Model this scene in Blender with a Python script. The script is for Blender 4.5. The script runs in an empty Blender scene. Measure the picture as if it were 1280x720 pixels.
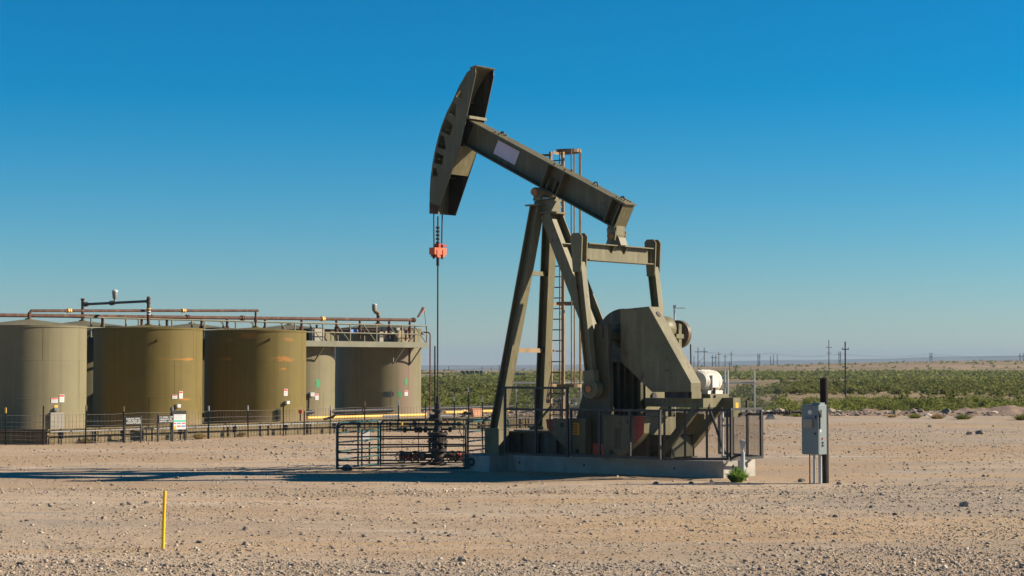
import bpy, bmesh, math, random
import numpy as np
from mathutils import Vector, Matrix, noise

random.seed(7)
RNG = np.random.default_rng(11)
SC = bpy.context.scene
COL = SC.collection
PI = math.pi

# ------------------------------------------------------------------ camera
F_PX, CAM_H, HOR = 2500.0, 2.85, 458.0          # focal length in photo pixels, eye height, horizon row
PITCH = math.atan((HOR - 360) / F_PX)
cam = bpy.data.cameras.new('camera')
cam.sensor_width = 36.0
cam.lens = 36.0 * F_PX / 1280.0
cam.clip_start = 0.5
cam.clip_end = 30000
cam_o = bpy.data.objects.new('camera', cam)
COL.objects.link(cam_o)
cam_o.location = (0, 0, CAM_H)
cam_o.rotation_euler = (PI / 2 + PITCH, 0, 0)
SC.camera = cam_o

# ------------------------------------------------------------------ world, sun, exposure
SUN_EL = math.radians(26)
SUN_AZ = math.radians(6.5)                      # swung a little behind the scene
SUN_DIR = Vector((math.cos(SUN_EL) * math.cos(SUN_AZ), math.cos(SUN_EL) * math.sin(SUN_AZ), math.sin(SUN_EL)))   # towards the sun
world = bpy.data.worlds.new('World')
SC.world = world
world.use_nodes = True
wn, wl = world.node_tree.nodes, world.node_tree.links
wn.clear()
sky_n = wn.new('ShaderNodeTexSky')
sky_n.sky_type = 'NISHITA'
sky_n.sun_disc = False
sky_n.sun_elevation = SUN_EL
sky_n.sun_rotation = math.atan2(SUN_DIR.x, SUN_DIR.y)
sky_n.air_density = 1.0
sky_n.dust_density = 0.0
sky_n.ozone_density = 10.0
hs = wn.new('ShaderNodeHueSaturation')
hs.inputs['Hue'].default_value = 0.488
hs.inputs['Saturation'].default_value = 1.13
bg = wn.new('ShaderNodeBackground')
bg.inputs['Strength'].default_value = 0.05
wo = wn.new('ShaderNodeOutputWorld')
gm = wn.new('ShaderNodeGamma')
gm.inputs['Gamma'].default_value = 1.4
wl.new(sky_n.outputs[0], gm.inputs['Color'])
wl.new(gm.outputs[0], hs.inputs['Color'])
tint = wn.new('ShaderNodeMix')
tint.data_type = 'RGBA'
tint.blend_type = 'MULTIPLY'
tint.inputs[0].default_value = 1.0
tint.inputs[7].default_value = (0.91, 0.68, 0.57, 1)
wl.new(hs.outputs[0], tint.inputs[6])
wl.new(tint.outputs[2], bg.inputs['Color'])
wl.new(bg.outputs[0], wo.inputs['Surface'])

sun = bpy.data.lights.new('sun', 'SUN')
sun.energy = 5.0
sun.angle = math.radians(0.5)
sun.color = (1.0, 0.87, 0.68)
sun_o = bpy.data.objects.new('sun', sun)
COL.objects.link(sun_o)
sun_o.rotation_euler = SUN_DIR.to_track_quat('Z', 'Y').to_euler()
sun_o.location = (60, 0, 60)

SC.view_settings.view_transform = 'Standard'
SC.view_settings.look = 'None'
SC.view_settings.exposure = 0.9
SC.view_settings.gamma = 1.0
SC.view_settings.use_curve_mapping = False
SC.render.engine = 'CYCLES'
SC.cycles.use_denoising = True
SC.cycles.diffuse_bounces = 2


# ------------------------------------------------------------------ placing helpers
def ray(x, y):
    dx, dz = (x - 640) / F_PX, (360 - y) / F_PX
    c, s = math.cos(PITCH), math.sin(PITCH)
    return Vector((dx, c - s * dz, s + c * dz))


def at(x, y, Y):
    """The point at distance Y seen at photo pixel (x, y)."""
    r = ray(x, y)
    return Vector((0, 0, CAM_H)) + r * (Y / r.y)


def gnd(x, y, z=0.0):
    r = ray(x, y)
    return Vector((0, 0, CAM_H)) + r * ((z - CAM_H) / r.z)


# ------------------------------------------------------------------ materials
def srgb(r, g, b):
    f = lambda c: (c / 255 / 12.92) if c / 255 <= 0.04045 else ((c / 255 + 0.055) / 1.055) ** 2.4
    return (f(r), f(g), f(b))


class Mat:
    def __init__(self, name):
        self.m = bpy.data.materials.new(name)
        self.m.use_nodes = True
        self.n, self.l = self.m.node_tree.nodes, self.m.node_tree.links
        self.n.clear()
        self.out = self.n.new('ShaderNodeOutputMaterial')
        self.b = self.n.new('ShaderNodeBsdfPrincipled')
        self.l.new(self.b.outputs[0], self.out.inputs['Surface'])
        self.tc = self.n.new('ShaderNodeTexCoord')

    def noise(self, scale, detail=4, rough=0.55, stretch=(1, 1, 1), coord='Object', dist=0.0):
        mp = self.n.new('ShaderNodeMapping')
        mp.inputs['Scale'].default_value = stretch
        self.l.new(self.tc.outputs[coord], mp.inputs['Vector'])
        t = self.n.new('ShaderNodeTexNoise')
        t.inputs['Scale'].default_value = scale
        t.inputs['Detail'].default_value = detail
        t.inputs['Roughness'].default_value = rough
        t.inputs['Distortion'].default_value = dist
        self.l.new(mp.outputs[0], t.inputs['Vector'])
        return t.outputs['Fac']

    def ramp(self, fac, stops):
        r = self.n.new('ShaderNodeValToRGB')
        e = r.color_ramp.elements
        while len(e) < len(stops):
            e.new(0.5)
        for i, (p, c) in enumerate(stops):
            e[i].position = p
            e[i].color = (*c, 1) if len(c) == 3 else c
        self.l.new(fac, r.inputs['Fac'])
        return r.outputs['Color']

    def mask(self, fac, lo, hi):
        mr = self.n.new('ShaderNodeMapRange')
        mr.interpolation_type = 'SMOOTHSTEP'
        mr.inputs['From Min'].default_value = lo
        mr.inputs['From Max'].default_value = hi
        self.l.new(fac, mr.inputs['Value'])
        return mr.outputs[0]

    def math(self, op, a, b):
        n = self.n.new('ShaderNodeMath')
        n.operation = op
        for i, v in enumerate((a, b)):
            if isinstance(v, (int, float)):
                n.inputs[i].default_value = v
            else:
                self.l.new(v, n.inputs[i])
        return n.outputs[0]

    def mix(self, fac, a, b, mode='MIX'):
        n = self.n.new('ShaderNodeMix')
        n.data_type = 'RGBA'
        n.blend_type = mode
        for i, v in ((0, fac), (6, a), (7, b)):
            if isinstance(v, (int, float)):
                n.inputs[i].default_value = v
            elif isinstance(v, tuple):
                n.inputs[i].default_value = (*v, 1)
            else:
                self.l.new(v, n.inputs[i])
        return n.outputs[2]

    def bump(self, fac, dist, strength=1.0):
        bp = self.n.new('ShaderNodeBump')
        bp.inputs['Distance'].default_value = dist
        bp.inputs['Strength'].default_value = strength
        self.l.new(fac, bp.inputs['Height'])
        self.l.new(bp.outputs[0], self.b.inputs['Normal'])

    def color(self, c):
        if isinstance(c, tuple):
            self.b.inputs['Base Color'].default_value = (*c, 1)
        else:
            self.l.new(c, self.b.inputs['Base Color'])

    def set(self, rough=0.6, metal=0.0, spec=0.5):
        self.b.inputs['Roughness'].default_value = rough
        self.b.inputs['Metallic'].default_value = metal
        self.b.inputs['Specular IOR Level'].default_value = spec
        return self.m


def mul(c, k):
    return tuple(x * k for x in c)


def paint(name, col, rough=0.55, var=0.18, rust=0.0, dust=0.25, scale=1.4, metal=0.0, rust_col=(0.16, 0.055, 0.02), grime=0.15):
    """Weathered paint: mottled tone, drip streaks, dust and a little rust."""
    m = Mat(name)
    a = m.noise(scale, 5, 0.6)
    c = m.ramp(a, [(0.3, mul(col, 1 - var)), (0.7, mul(col, 1 + var))])
    st = m.noise(3.0, 3, 0.5, (3, 3, 0.25))
    c = m.mix(m.math('MULTIPLY', m.mask(st, 0.5, 0.75), dust), c, (0.36, 0.30, 0.22))
    gs = m.noise(3.0, 5, 0.7, (1.6, 1.6, 0.3))
    c = m.mix(m.math('MULTIPLY', m.mask(gs, 0.54, 0.72), grime), c, mul(col, 0.35))
    if rust:
        r = m.noise(4.5, 6, 0.65)
        c = m.mix(m.mask(r, 0.72 - rust, 0.78 - rust * 0.8), c, rust_col)
    m.color(c)
    fine = m.noise(28, 3, 0.6)
    m.bump(fine, 0.004, 0.5)
    return m.set(rough, metal, 0.28)


OLIVE = (0.142, 0.127, 0.069)
M = {}
M['pump'] = paint('pump_paint', OLIVE, 0.5, 0.16, 0.115, 0.25, grime=0.22, rust_col=(0.12, 0.055, 0.03))
M['pump_shaded'] = paint('pump_paint_shaded', mul(OLIVE, 0.74), 0.5, 0.14, 0.10, 0.16, grime=0.2, rust_col=(0.10, 0.05, 0.03))  # pump paint darkened: the shade on beam and horsehead is in the colour
M['head_shade'] = paint('painted_head_shade', (0.028, 0.026, 0.020), 0.6, 0.3, 0.08, 0.1)  # near-black coat that paints the shade inside the horsehead
M['pump_dark'] = paint('pump_paint_oily_shaded', mul(OLIVE, 0.46), 0.42, 0.28, 0.10, 0.14, grime=0.4)  # oily pump paint, with the lower machinery's shade darkened into it too
M['red'] = paint('faded_red_paint', (0.36, 0.05, 0.035), 0.6, 0.2, 0.05, 0.2)
M['orange'] = paint('orange_red_paint', (0.62, 0.13, 0.06), 0.55, 0.15, 0.05, 0.1)
M['rust'] = paint('rusty_steel', (0.085, 0.040, 0.026), 0.8, 0.4, 0.1, 0.2, 3.0)
M['rust_tan'] = paint('rusty_tan_steel', (0.27, 0.19, 0.11), 0.8, 0.3, 0.12, 0.2, 3.0)
M['cap'] = paint('rusted_bearing_cap', (0.36, 0.15, 0.07), 0.8, 0.3, 0.1, 0.1, 5.0)
M['black'] = paint('black_paint', (0.022, 0.022, 0.024), 0.5, 0.3, 0.08, 0.12)
M['fence_frame'] = paint('dark_grey_frame', (0.045, 0.043, 0.041), 0.5, 0.25, 0.05, 0.15)
M['mesh_wire'] = paint('expanded_steel', (0.05, 0.046, 0.042), 0.6, 0.3, 0.1, 0.1)
M['gate'] = paint('dark_green_gate_paint', (0.018, 0.075, 0.068), 0.4, 0.25, 0.08, 0.10)
M['gate_dark'] = paint('black_green_gate_paint', (0.010, 0.026, 0.026), 0.45, 0.25, 0.08, 0.10)
M['galv'] = paint('galvanised_steel', (0.42, 0.44, 0.44), 0.45, 0.15, 0.0, 0.15, metal=0.35)
M['pipe_grey'] = paint('grey_pipe', (0.26, 0.26, 0.25), 0.6, 0.2, 0.08, 0.2)
M['drum'] = paint('worn_brake_drum', (0.15, 0.105, 0.07), 0.5, 0.3, 0.12, 0.1)
M['cabinet'] = paint('grey_blue_cabinet', (0.165, 0.20, 0.205), 0.45, 0.08, 0.0, 0.1)
M['white'] = paint('white_paint', (0.60, 0.57, 0.51), 0.5, 0.08, 0.12, 0.15, rust_col=(0.45, 0.22, 0.08))
M['sign_white'] = paint('white_sign', (0.58, 0.58, 0.57), 0.5, 0.04, 0.0, 0.1)
M['plate'] = paint('pale_lavender_plate', (0.52, 0.49, 0.60), 0.6, 0.04, 0.0, 0.05)
M['yellow'] = paint('yellow_paint', (0.85, 0.50, 0.012), 0.4, 0.05, 0.0, 0.04)
M['yellow_pipe'] = paint('yellow_pipe', (0.72, 0.44, 0.10), 0.5, 0.15, 0.03, 0.2)
M['yellow_tag'] = paint('amber_tag', (0.75, 0.36, 0.02), 0.5, 0.1, 0.0, 0.0)
M['sign_red'] = paint('red_print', (0.60, 0.07, 0.06), 0.5, 0.1, 0.0, 0.0)
M['sign_grey'] = paint('grey_print', (0.30, 0.30, 0.32), 0.5, 0.1, 0.0, 0.0)
M['sign_green'] = paint('green_print', (0.10, 0.50, 0.33), 0.5, 0.1, 0.0, 0.0)
M['sign_blue'] = paint('blue_print', (0.12, 0.24, 0.55), 0.5, 0.1, 0.0, 0.0)
M['green_patch'] = paint('green_touch_up_paint', (0.05, 0.24, 0.10), 0.6, 0.15, 0.0, 0.1)
M['dark_patch'] = paint('dark_touch_up_paint', (0.03, 0.04, 0.045), 0.6, 0.15, 0.0, 0.1)
M['hatch'] = paint('grey_hatch', (0.27, 0.245, 0.20), 0.55, 0.1, 0.0, 0.1)
M['peach'] = paint('peach_box_paint', (0.75, 0.36, 0.20), 0.55, 0.12, 0.03, 0.1)
M['rubber'] = paint('dark_rubber', (0.028, 0.028, 0.03), 0.6, 0.2, 0.0, 0.2)
M['oily'] = paint('oily_iron', (0.045, 0.036, 0.03), 0.45, 0.4, 0.12, 0.15, 4.0)
M['valve_red'] = paint('red_valve_paint', (0.66, 0.14, 0.09), 0.5, 0.25, 0.08, 0.15, 4.0)
M['catwalk'] = paint('catwalk_paint', (0.15, 0.145, 0.10), 0.55, 0.15, 0.08, 0.15)
M['wall'] = paint('containment_wall_paint', (0.150, 0.112, 0.052), 0.65, 0.2, 0.05, 0.3)
M['tpost'] = paint('green_t_post', (0.03, 0.05, 0.03), 0.6, 0.2, 0.1, 0.1)
M['wire'] = paint('old_wire', (0.24, 0.22, 0.19), 0.6, 0.2, 0.0, 0.0)
M['wood'] = paint('creosoted_wood', (0.018, 0.011, 0.009), 0.85, 0.4, 0.0, 0.15, 5.0)
M['wood_far'] = paint('weathered_pole_wood', (0.055, 0.045, 0.04), 0.9, 0.2, 0.0, 0.0, 5.0)
M['tank_far'] = paint('far_tank_paint', (0.07, 0.07, 0.06), 0.6, 0.2, 0.0, 0.0)
M['tank_far_tan'] = paint('far_tan_tank_paint', (0.42, 0.36, 0.26), 0.6, 0.2, 0.0, 0.0)


def concrete_mat():
    m = Mat('precast_concrete')
    c = m.ramp(m.noise(1.3, 6, 0.65), [(0.3, (0.26, 0.245, 0.215)), (0.7, (0.40, 0.375, 0.325))])
    c = m.mix(m.mask(m.noise(2.2, 5, 0.6, (2, 2, 0.5)), 0.55, 0.75), c, (0.22, 0.185, 0.15))
    m.color(c)
    m.bump(m.noise(40, 5, 0.7), 0.01, 0.6)
    return m.set(0.9)


M['concrete'] = concrete_mat()


def tank_mat(name, col, spots=(), var=0.07, brown=None):
    """Tank paint: faint vertical weather streaks, roller bands and orange rust blotches at given places."""
    m = Mat(name)
    c = m.ramp(m.noise(0.9, 4, 0.55), [(0.3, mul(col, 1 - var)), (0.7, mul(col, 1 + var))])
    st = m.noise(1.6, 4, 0.6, (2.6, 2.6, 0.07))
    c = m.mix(m.math('MULTIPLY', m.mask(st, 0.45, 0.72), 0.5), c, mul(col, 0.68))
    st2 = m.noise(2.3, 3, 0.6, (3.4, 3.4, 0.05))
    c = m.mix(m.math('MULTIPLY', m.mask(st2, 0.55, 0.8), 0.3), c, mul(col, 1.35))
    low = m.noise(1.2, 4, 0.6, (1, 1, 2.5))
    c = m.mix(m.math('MULTIPLY', m.mask(low, 0.5, 0.8), 0.22), c, mul((col[0] * 1.15, col[1] * 0.98, col[2] * 0.95), 0.75))
    sz = m.n.new('ShaderNodeSeparateXYZ')
    m.l.new(m.tc.outputs['Object'], sz.inputs[0])
    lowz = m.math('SUBTRACT', sz.outputs['Z'], m.math('MULTIPLY', m.noise(2.2, 5, 0.65, (1, 1, 0.4)), 1.3))
    c = m.mix(m.math('MULTIPLY', m.mask(lowz, 0.35, -0.35), 0.45), c, (0.26, 0.19, 0.125))
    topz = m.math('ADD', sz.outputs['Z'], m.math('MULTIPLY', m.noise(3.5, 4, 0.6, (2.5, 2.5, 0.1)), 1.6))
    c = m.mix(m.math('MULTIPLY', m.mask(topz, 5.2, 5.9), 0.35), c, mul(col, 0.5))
    if brown:
        bx, by, w, k = brown
        d = m.n.new('ShaderNodeVectorMath')
        d.operation = 'SUBTRACT'
        m.l.new(m.tc.outputs['Object'], d.inputs[0])
        d.inputs[1].default_value = (bx, by, 2.3)
        sc = m.n.new('ShaderNodeVectorMath')
        sc.operation = 'MULTIPLY'
        sc.inputs[1].default_value = (1 / w, 1 / w, 0.12)
        m.l.new(d.outputs[0], sc.inputs[0])
        ln = m.n.new('ShaderNodeVectorMath')
        ln.operation = 'LENGTH'
        m.l.new(sc.outputs[0], ln.inputs[0])
        v = m.math('ADD', ln.outputs['Value'], m.math('MULTIPLY', m.noise(2, 4, 0.6, (1, 1, 0.2)), 0.5))
        inv = m.mask(v, 1.3, 0.8)
        c = m.mix(m.math('MULTIPLY', inv, k), c, (0.20, 0.145, 0.105))
    nz = m.noise(3.0, 5, 0.7, (1, 1, 3))
    for (p, rx, rz, k) in spots:
        d = m.n.new('ShaderNodeVectorMath')
        d.operation = 'SUBTRACT'
        m.l.new(m.tc.outputs['Object'], d.inputs[0])
        d.inputs[1].default_value = p
        sc = m.n.new('ShaderNodeVectorMath')
        sc.operation = 'MULTIPLY'
        sc.inputs[1].default_value = (1 / rx, 1 / rx, 1 / rz)
        m.l.new(d.outputs[0], sc.inputs[0])
        ln = m.n.new('ShaderNodeVectorMath')
        ln.operation = 'LENGTH'
        m.l.new(sc.outputs[0], ln.inputs[0])
        v = m.math('ADD', ln.outputs['Value'], m.math('MULTIPLY', m.math('SUBTRACT', nz, 0.5), 2.6))
        f = m.mask(v, 1.0, 0.35)
        c = m.mix(m.math('MULTIPLY', f, k), c, (0.36, 0.15, 0.03))
    m.color(c)
    m.bump(m.noise(1.1, 3, 0.5, (1, 1, 0.6)), 0.02, 0.35)
    return m.set(0.62, 0.0, 0.18)


def leaf_mat(name, c0, c1, c2):
    m = Mat(name)
    g = m.n.new('ShaderNodeNewGeometry')
    oi = m.n.new('ShaderNodeObjectInfo')
    c = m.ramp(g.outputs['Random Per Island'], [(0.0, c0), (0.55, c1), (1.0, c2)])
    tl = m.n.new('ShaderNodeBsdfTranslucent')
    mx = m.n.new('ShaderNodeMixShader')
    mx.inputs[0].default_value = 0.52
    hv = m.n.new('ShaderNodeHueSaturation')
    r = m.math('ADD', m.math('MULTIPLY', oi.outputs['Random'], 0.5), 0.75)
    m.l.new(r, hv.inputs['Value'])
    m.l.new(c, hv.inputs['Color'])
    m.color(hv.outputs[0])
    m.l.new(hv.outputs[0], tl.inputs['Color'])
    m.l.new(m.b.outputs[0], mx.inputs[1])
    m.l.new(tl.outputs[0], mx.inputs[2])
    m.l.new(mx.outputs[0], m.out.inputs['Surface'])
    return m.set(0.75, 0, 0.15)


M['leaf'] = leaf_mat('creosote_leaves', (0.095, 0.118, 0.024), (0.170, 0.194, 0.040), (0.27, 0.26, 0.07))
M['leaf_far'] = leaf_mat('far_brush_leaves', (0.095, 0.112, 0.027), (0.165, 0.180, 0.044), (0.26, 0.25, 0.075))
M['weed'] = leaf_mat('fresh_weed', (0.07, 0.13, 0.025), (0.14, 0.24, 0.04), (0.24, 0.34, 0.08))
M['dry'] = leaf_mat('dry_grass', (0.30, 0.20, 0.09), (0.42, 0.30, 0.14), (0.20, 0.17, 0.06))
M['stem'] = paint('shrub_stem', (0.09, 0.065, 0.045), 0.9, 0.3, 0, 0)


def stone_mat():
    m = Mat('gravel_stone')
    g = m.n.new('ShaderNodeNewGeometry')
    c = m.ramp(g.outputs['Random Per Island'], [(0.0, (0.09, 0.08, 0.075)), (0.25, (0.22, 0.18, 0.145)), (0.6, (0.36, 0.28, 0.20)),
                                              (0.85, (0.45, 0.365, 0.27)), (1.0, (0.55, 0.48, 0.40))])
    m.color(c)
    m.bump(m.noise(50, 3, 0.6), 0.004, 0.5)
    return m.set(0.9, 0, 0.2)


M['stone'] = stone_mat()


def rock_mat():
    m = Mat('dark_rock')
    c = m.ramp(m.noise(6, 5, 0.6), [(0.3, (0.17, 0.14, 0.115)), (0.7, (0.36, 0.30, 0.24))])
    m.color(c)
    m.bump(m.noise(25, 4, 0.6), 0.01, 0.6)
    return m.set(0.9, 0, 0.2)


M['rock'] = rock_mat()


def ground_mat():
    m = Mat('desert_ground')
    # caliche pad: pinkish tan dirt, grey gravel streaks and ochre tracks running across the view
    base = m.ramp(m.noise(0.16, 5, 0.6, (0.5, 1, 1)), [(0.32, (0.40, 0.295, 0.205)), (0.68, (0.52, 0.40, 0.285))])
    grey = m.noise(0.26, 6, 0.68, (0.42, 1.0, 1), dist=0.9)
    sx = m.n.new('ShaderNodeSeparateXYZ')
    m.l.new(m.tc.outputs['Object'], sx.inputs[0])
    grey = m.math('ADD', grey, m.math('MULTIPLY', m.mask(sx.outputs['X'], 3.0, 12.0), 0.17))
    base = m.mix(m.math('MULTIPLY', m.mask(grey, 0.48, 0.64), 0.65), base, (0.33, 0.28, 0.225))
    och = m.noise(0.16, 5, 0.6, (0.3, 1.4, 1), dist=0.9)
    base = m.mix(m.math('MULTIPLY', m.mask(och, 0.53, 0.64), 0.7), base, (0.50, 0.335, 0.175))
    pale = m.noise(0.34, 6, 0.65, (0.4, 1.3, 1), dist=0.8)
    base = m.mix(m.math('MULTIPLY', m.mask(pale, 0.55, 0.68), 0.6), base, (0.58, 0.47, 0.37))
    brown = m.noise(0.085, 6, 0.62, (0.55, 1.0, 1), dist=0.8)
    base = m.mix(m.math('MULTIPLY', m.mask(brown, 0.47, 0.60), 0.7), base, (0.40, 0.275, 0.165))
    gr = m.noise(9.0, 6, 0.75)
    base = m.mix(m.math('MULTIPLY', m.mask(gr, 0.53, 0.68), 0.65), base, (0.19, 0.15, 0.115))
    gr2 = m.noise(16.0, 4, 0.7)
    base = m.mix(m.math('MULTIPLY', m.mask(gr2, 0.55, 0.68), 0.5), base, (0.62, 0.53, 0.42))
    # faint wheel tracks of packed fine dirt
    wob = m.noise(0.12, 3, 0.5)
    for (y0, k, w) in ((36.5, 0.10, 0.28), (44.0, -0.06, 0.30), (66.0, 0.12, 0.45), (31.8, -0.16, 0.22)):
        for dy in (0.0, 1.9):
            yy = m.math('ADD', sx.outputs['Y'], m.math('MULTIPLY', sx.outputs['X'], k))
            yy = m.math('ADD', yy, m.math('MULTIPLY', wob, 3.0))
            dd = m.math('ABSOLUTE', m.math('SUBTRACT', yy, y0 + 1.5 + dy), 0)
            f = m.mask(m.math('ADD', dd, m.math('MULTIPLY', m.noise(0.9, 4, 0.65), 0.35)), w + 0.32, w * 0.4 + 0.12)
            base = m.mix(m.math('MULTIPLY', f, 0.5), base, (0.50, 0.375, 0.255))
    # brush country beyond the pad: bare pinkish soil and low scrub
    soil = m.ramp(m.noise(0.02, 5, 0.6, (0.6, 1, 1)), [(0.35, (0.24, 0.165, 0.105)), (0.65, (0.36, 0.255, 0.165))])
    scrub = m.noise(0.11, 8, 0.75, (0.8, 1, 1))
    thin = m.math('SUBTRACT', 0.8, m.math('MULTIPLY', m.mask(sx.outputs['Y'], 750, 1150), 0.28))
    soil = m.mix(m.math('MULTIPLY', m.mask(scrub, 0.42, 0.58), thin), soil, (0.105, 0.115, 0.04))
    big = m.noise(0.0055, 5, 0.6, (0.5, 1, 1))
    soil = m.mix(m.math('MULTIPLY', m.mask(big, 0.5, 0.68), 0.55), soil, (0.34, 0.235, 0.155))
    sep = m.n.new('ShaderNodeSeparateXYZ')
    m.l.new(m.tc.outputs['Object'], sep.inputs[0])
    edge = m.math('ADD', sep.outputs['Y'], m.math('MULTIPLY', m.noise(0.25, 3, 0.5), 6.0))
    c = m.mix(m.mask(edge, 119, 123), base, soil)
    m.color(c)
    h = m.math('ADD', m.math('MULTIPLY', gr, 0.7), m.math('MULTIPLY', m.noise(1.2, 5, 0.6), 1.2))
    m.bump(h, 0.09, 0.7)
    return m.set(0.95, 0, 0.1)


M['ground'] = ground_mat()


def hill_mat():
    m = Mat('far_hill_scrub')
    c = m.ramp(m.noise(0.004, 5, 0.6, (0.4, 1, 2)), [(0.3, (0.11, 0.105, 0.065)), (0.7, (0.22, 0.175, 0.12))])
    m.color(c)
    return m.set(0.95, 0, 0.1)


M['hill'] = hill_mat()


# ------------------------------------------------------------------ mesh builder
def basis(d, up=(0, 0, 1)):
    d = Vector(d).normalized()
    up = Vector(up)
    if abs(d.dot(up.normalized())) > 0.999:
        up = Vector((1, 0, 0)) if abs(d.x) < 0.9 else Vector((0, 1, 0))
    s = d.cross(up).normalized()
    n = s.cross(d).normalized()
    return d, s, n


class MB:
    def __init__(self):
        self.v, self.f = [], []

    def add(self, vs, fs):
        o = len(self.v)
        self.v += [tuple(p) for p in vs]
        self.f += [tuple(o + i for i in f) for f in fs]
        return self

    def box(self, c, s, rz=0.0):
        x, y, z = (k / 2 for k in s)
        R = Matrix.Rotation(rz, 3, 'Z')
        c = Vector(c)
        vs = [c + R @ Vector((a * x, b * y, e * z)) for e in (-1, 1) for b in (-1, 1) for a in (-1, 1)]
        return self.add(vs, [(0, 2, 3, 1), (4, 5, 7, 6), (0, 1, 5, 4), (2, 6, 7, 3), (0, 4, 6, 2), (1, 3, 7, 5)])

    def bx(self, x0, x1, y0, y1, z0, z1):
        return self.box(((x0 + x1) / 2, (y0 + y1) / 2, (z0 + z1) / 2), (abs(x1 - x0), abs(y1 - y0), abs(z1 - z0)))

    def bar(self, p0, p1, w, h, up=(0, 0, 1), off=(0, 0)):
        """Rectangular bar; w across (side), h along the up direction, off = (side, up) shift."""
        p0, p1 = Vector(p0), Vector(p1)
        d, s, n = basis(p1 - p0, up)
        sh = s * off[0] + n * off[1]
        vs = []
        for p in (p0, p1):
            for b in (-1, 1):
                for a in (-1, 1):
                    vs.append(p + sh + s * a * w / 2 + n * b * h / 2)
        return self.add(vs, [(0, 2, 3, 1), (4, 5, 7, 6), (0, 1, 5, 4), (2, 6, 7, 3), (0, 4, 6, 2), (1, 3, 7, 5)])

    def ibar(self, p0, p1, depth, width, tf=0.03, tw=0.02, up=(0, 0, 1)):
        self.bar(p0, p1, width, tf, up, (0, depth / 2 - tf / 2))
        self.bar(p0, p1, width, tf, up, (0, -depth / 2 + tf / 2))
        return self.bar(p0, p1, tw, depth - 2 * tf - 0.002, up)

    def tube(self, pts, r, n=8, cap=True):
        pts = [Vector(p) for p in pts]
        rr = r if isinstance(r, (list, tuple)) else [r] * len(pts)
        d0, s, nn = basis(pts[1] - pts[0])
        vs, fs = [], []
        for i, p in enumerate(pts):
            a = (pts[i] - pts[i - 1]).normalized() if i else (pts[1] - pts[0]).normalized()
            b = (pts[i + 1] - pts[i]).normalized() if i + 1 < len(pts) else a
            t = (a + b).normalized()
            s = (s - t * s.dot(t)).normalized()
            nn = t.cross(s)
            k = 1 / max(0.5, a.dot(t))
            for j in range(n):
                an = 2 * PI * j / n
                vs.append(p + (s * math.cos(an) + nn * math.sin(an)) * rr[i] * (k if 0 < i < len(pts) - 1 else 1))
        for i in range(len(pts) - 1):
            for j in range(n):
                fs.append((i * n + j, i * n + (j + 1) % n, (i + 1) * n + (j + 1) % n, (i + 1) * n + j))
        if cap:
            fs.append(tuple(range(n - 1, -1, -1)))
            fs.append(tuple((len(pts) - 1) * n + j for j in range(n)))
        return self.add(vs, fs)

    def cyl(self, p0, p1, r, n=16, r1=None):
        return self.tube([p0, p1], [r, r if r1 is None else r1], n)

    def lathe(self, prof, c=(0, 0, 0), axis=(0, 0, 1), n=32, close=True):
        """prof: (radius, height) pairs along the axis."""
        d, s, nn = basis(axis)
        c = Vector(c)
        vs, fs, rings = [], [], []
        for (r, h) in prof:
            if r < 1e-6:
                rings.append([len(vs)])
                vs.append(c + d * h)
            else:
                rings.append(list(range(len(vs), len(vs) + n)))
                for j in range(n):
                    an = 2 * PI * j / n
                    vs.append(c + d * h + (s * math.cos(an) + nn * math.sin(an)) * r)
        for a, b in zip(rings, rings[1:]):
            for j in range(n):
                k = (j + 1) % n
                if len(a) == 1 and len(b) == 1:
                    continue
                if len(a) == 1:
                    fs.append((a[0], b[j], b[k]))
                elif len(b) == 1:
                    fs.append((a[j], a[k], b[0]))
                else:
                    fs.append((a[j], a[k], b[k], b[j]))
        if close and len(rings[0]) > 1:
            fs.append(tuple(reversed(rings[0])))
        if close and len(rings[-1]) > 1:
            fs.append(tuple(rings[-1]))
        return self.add(vs, fs)

    def prism(self, poly, y0, y1):
        """Polygon in the local x-z plane, pushed from y0 to y1."""
        n = len(poly)
        vs = [(x, y0, z) for x, z in poly] + [(x, y1, z) for x, z in poly]
        fs = [tuple(range(n)), tuple(range(2 * n - 1, n - 1, -1))]
        fs += [(i, i + n, (i + 1) % n + n, (i + 1) % n) for i in range(n)]
        return self.add(vs, fs)

    def torus(self, c, axis, R, r, n=20, m=6):
        d, s, nn = basis(axis)
        c = Vector(c)
        vs, fs = [], []
        for i in range(n):
            a = 2 * PI * i / n
            e = s * math.cos(a) + nn * math.sin(a)
            for j in range(m):
                b = 2 * PI * j / m
                vs.append(c + e * (R + r * math.cos(b)) + d * r * math.sin(b))
        for i in range(n):
            for j in range(m):
                fs.append((i * m + j, ((i + 1) % n) * m + j, ((i + 1) % n) * m + (j + 1) % m, i * m + (j + 1) % m))
        return self.add(vs, fs)

    def build(self, name, mat, parent=None, smooth=False, loc=None, bevel=0.0):
        me = bpy.data.meshes.new(name)
        me.from_pydata(self.v, [], self.f)
        bm = bmesh.new()
        bm.from_mesh(me)
        bmesh.ops.recalc_face_normals(bm, faces=bm.faces)
        bm.to_mesh(me)
        bm.free()
        if smooth:
            me.shade_smooth()
            me.set_sharp_from_angle(angle=math.radians(40))
        return link(name, me, mat, parent, loc, bevel)


def link(name, me, mat, parent=None, loc=None, bevel=0.0):
    if mat is not None:
        me.materials.append(mat if not isinstance(mat, str) else M[mat])
    o = bpy.data.objects.new(name, me)
    COL.objects.link(o)
    if parent:
        o.parent = parent
    if loc is not None:
        o.location = loc
    if bevel:
        b = o.modifiers.new('edges', 'BEVEL')
        b.width = bevel
        b.segments = 2
        b.limit_method = 'ANGLE'
    return o


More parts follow.
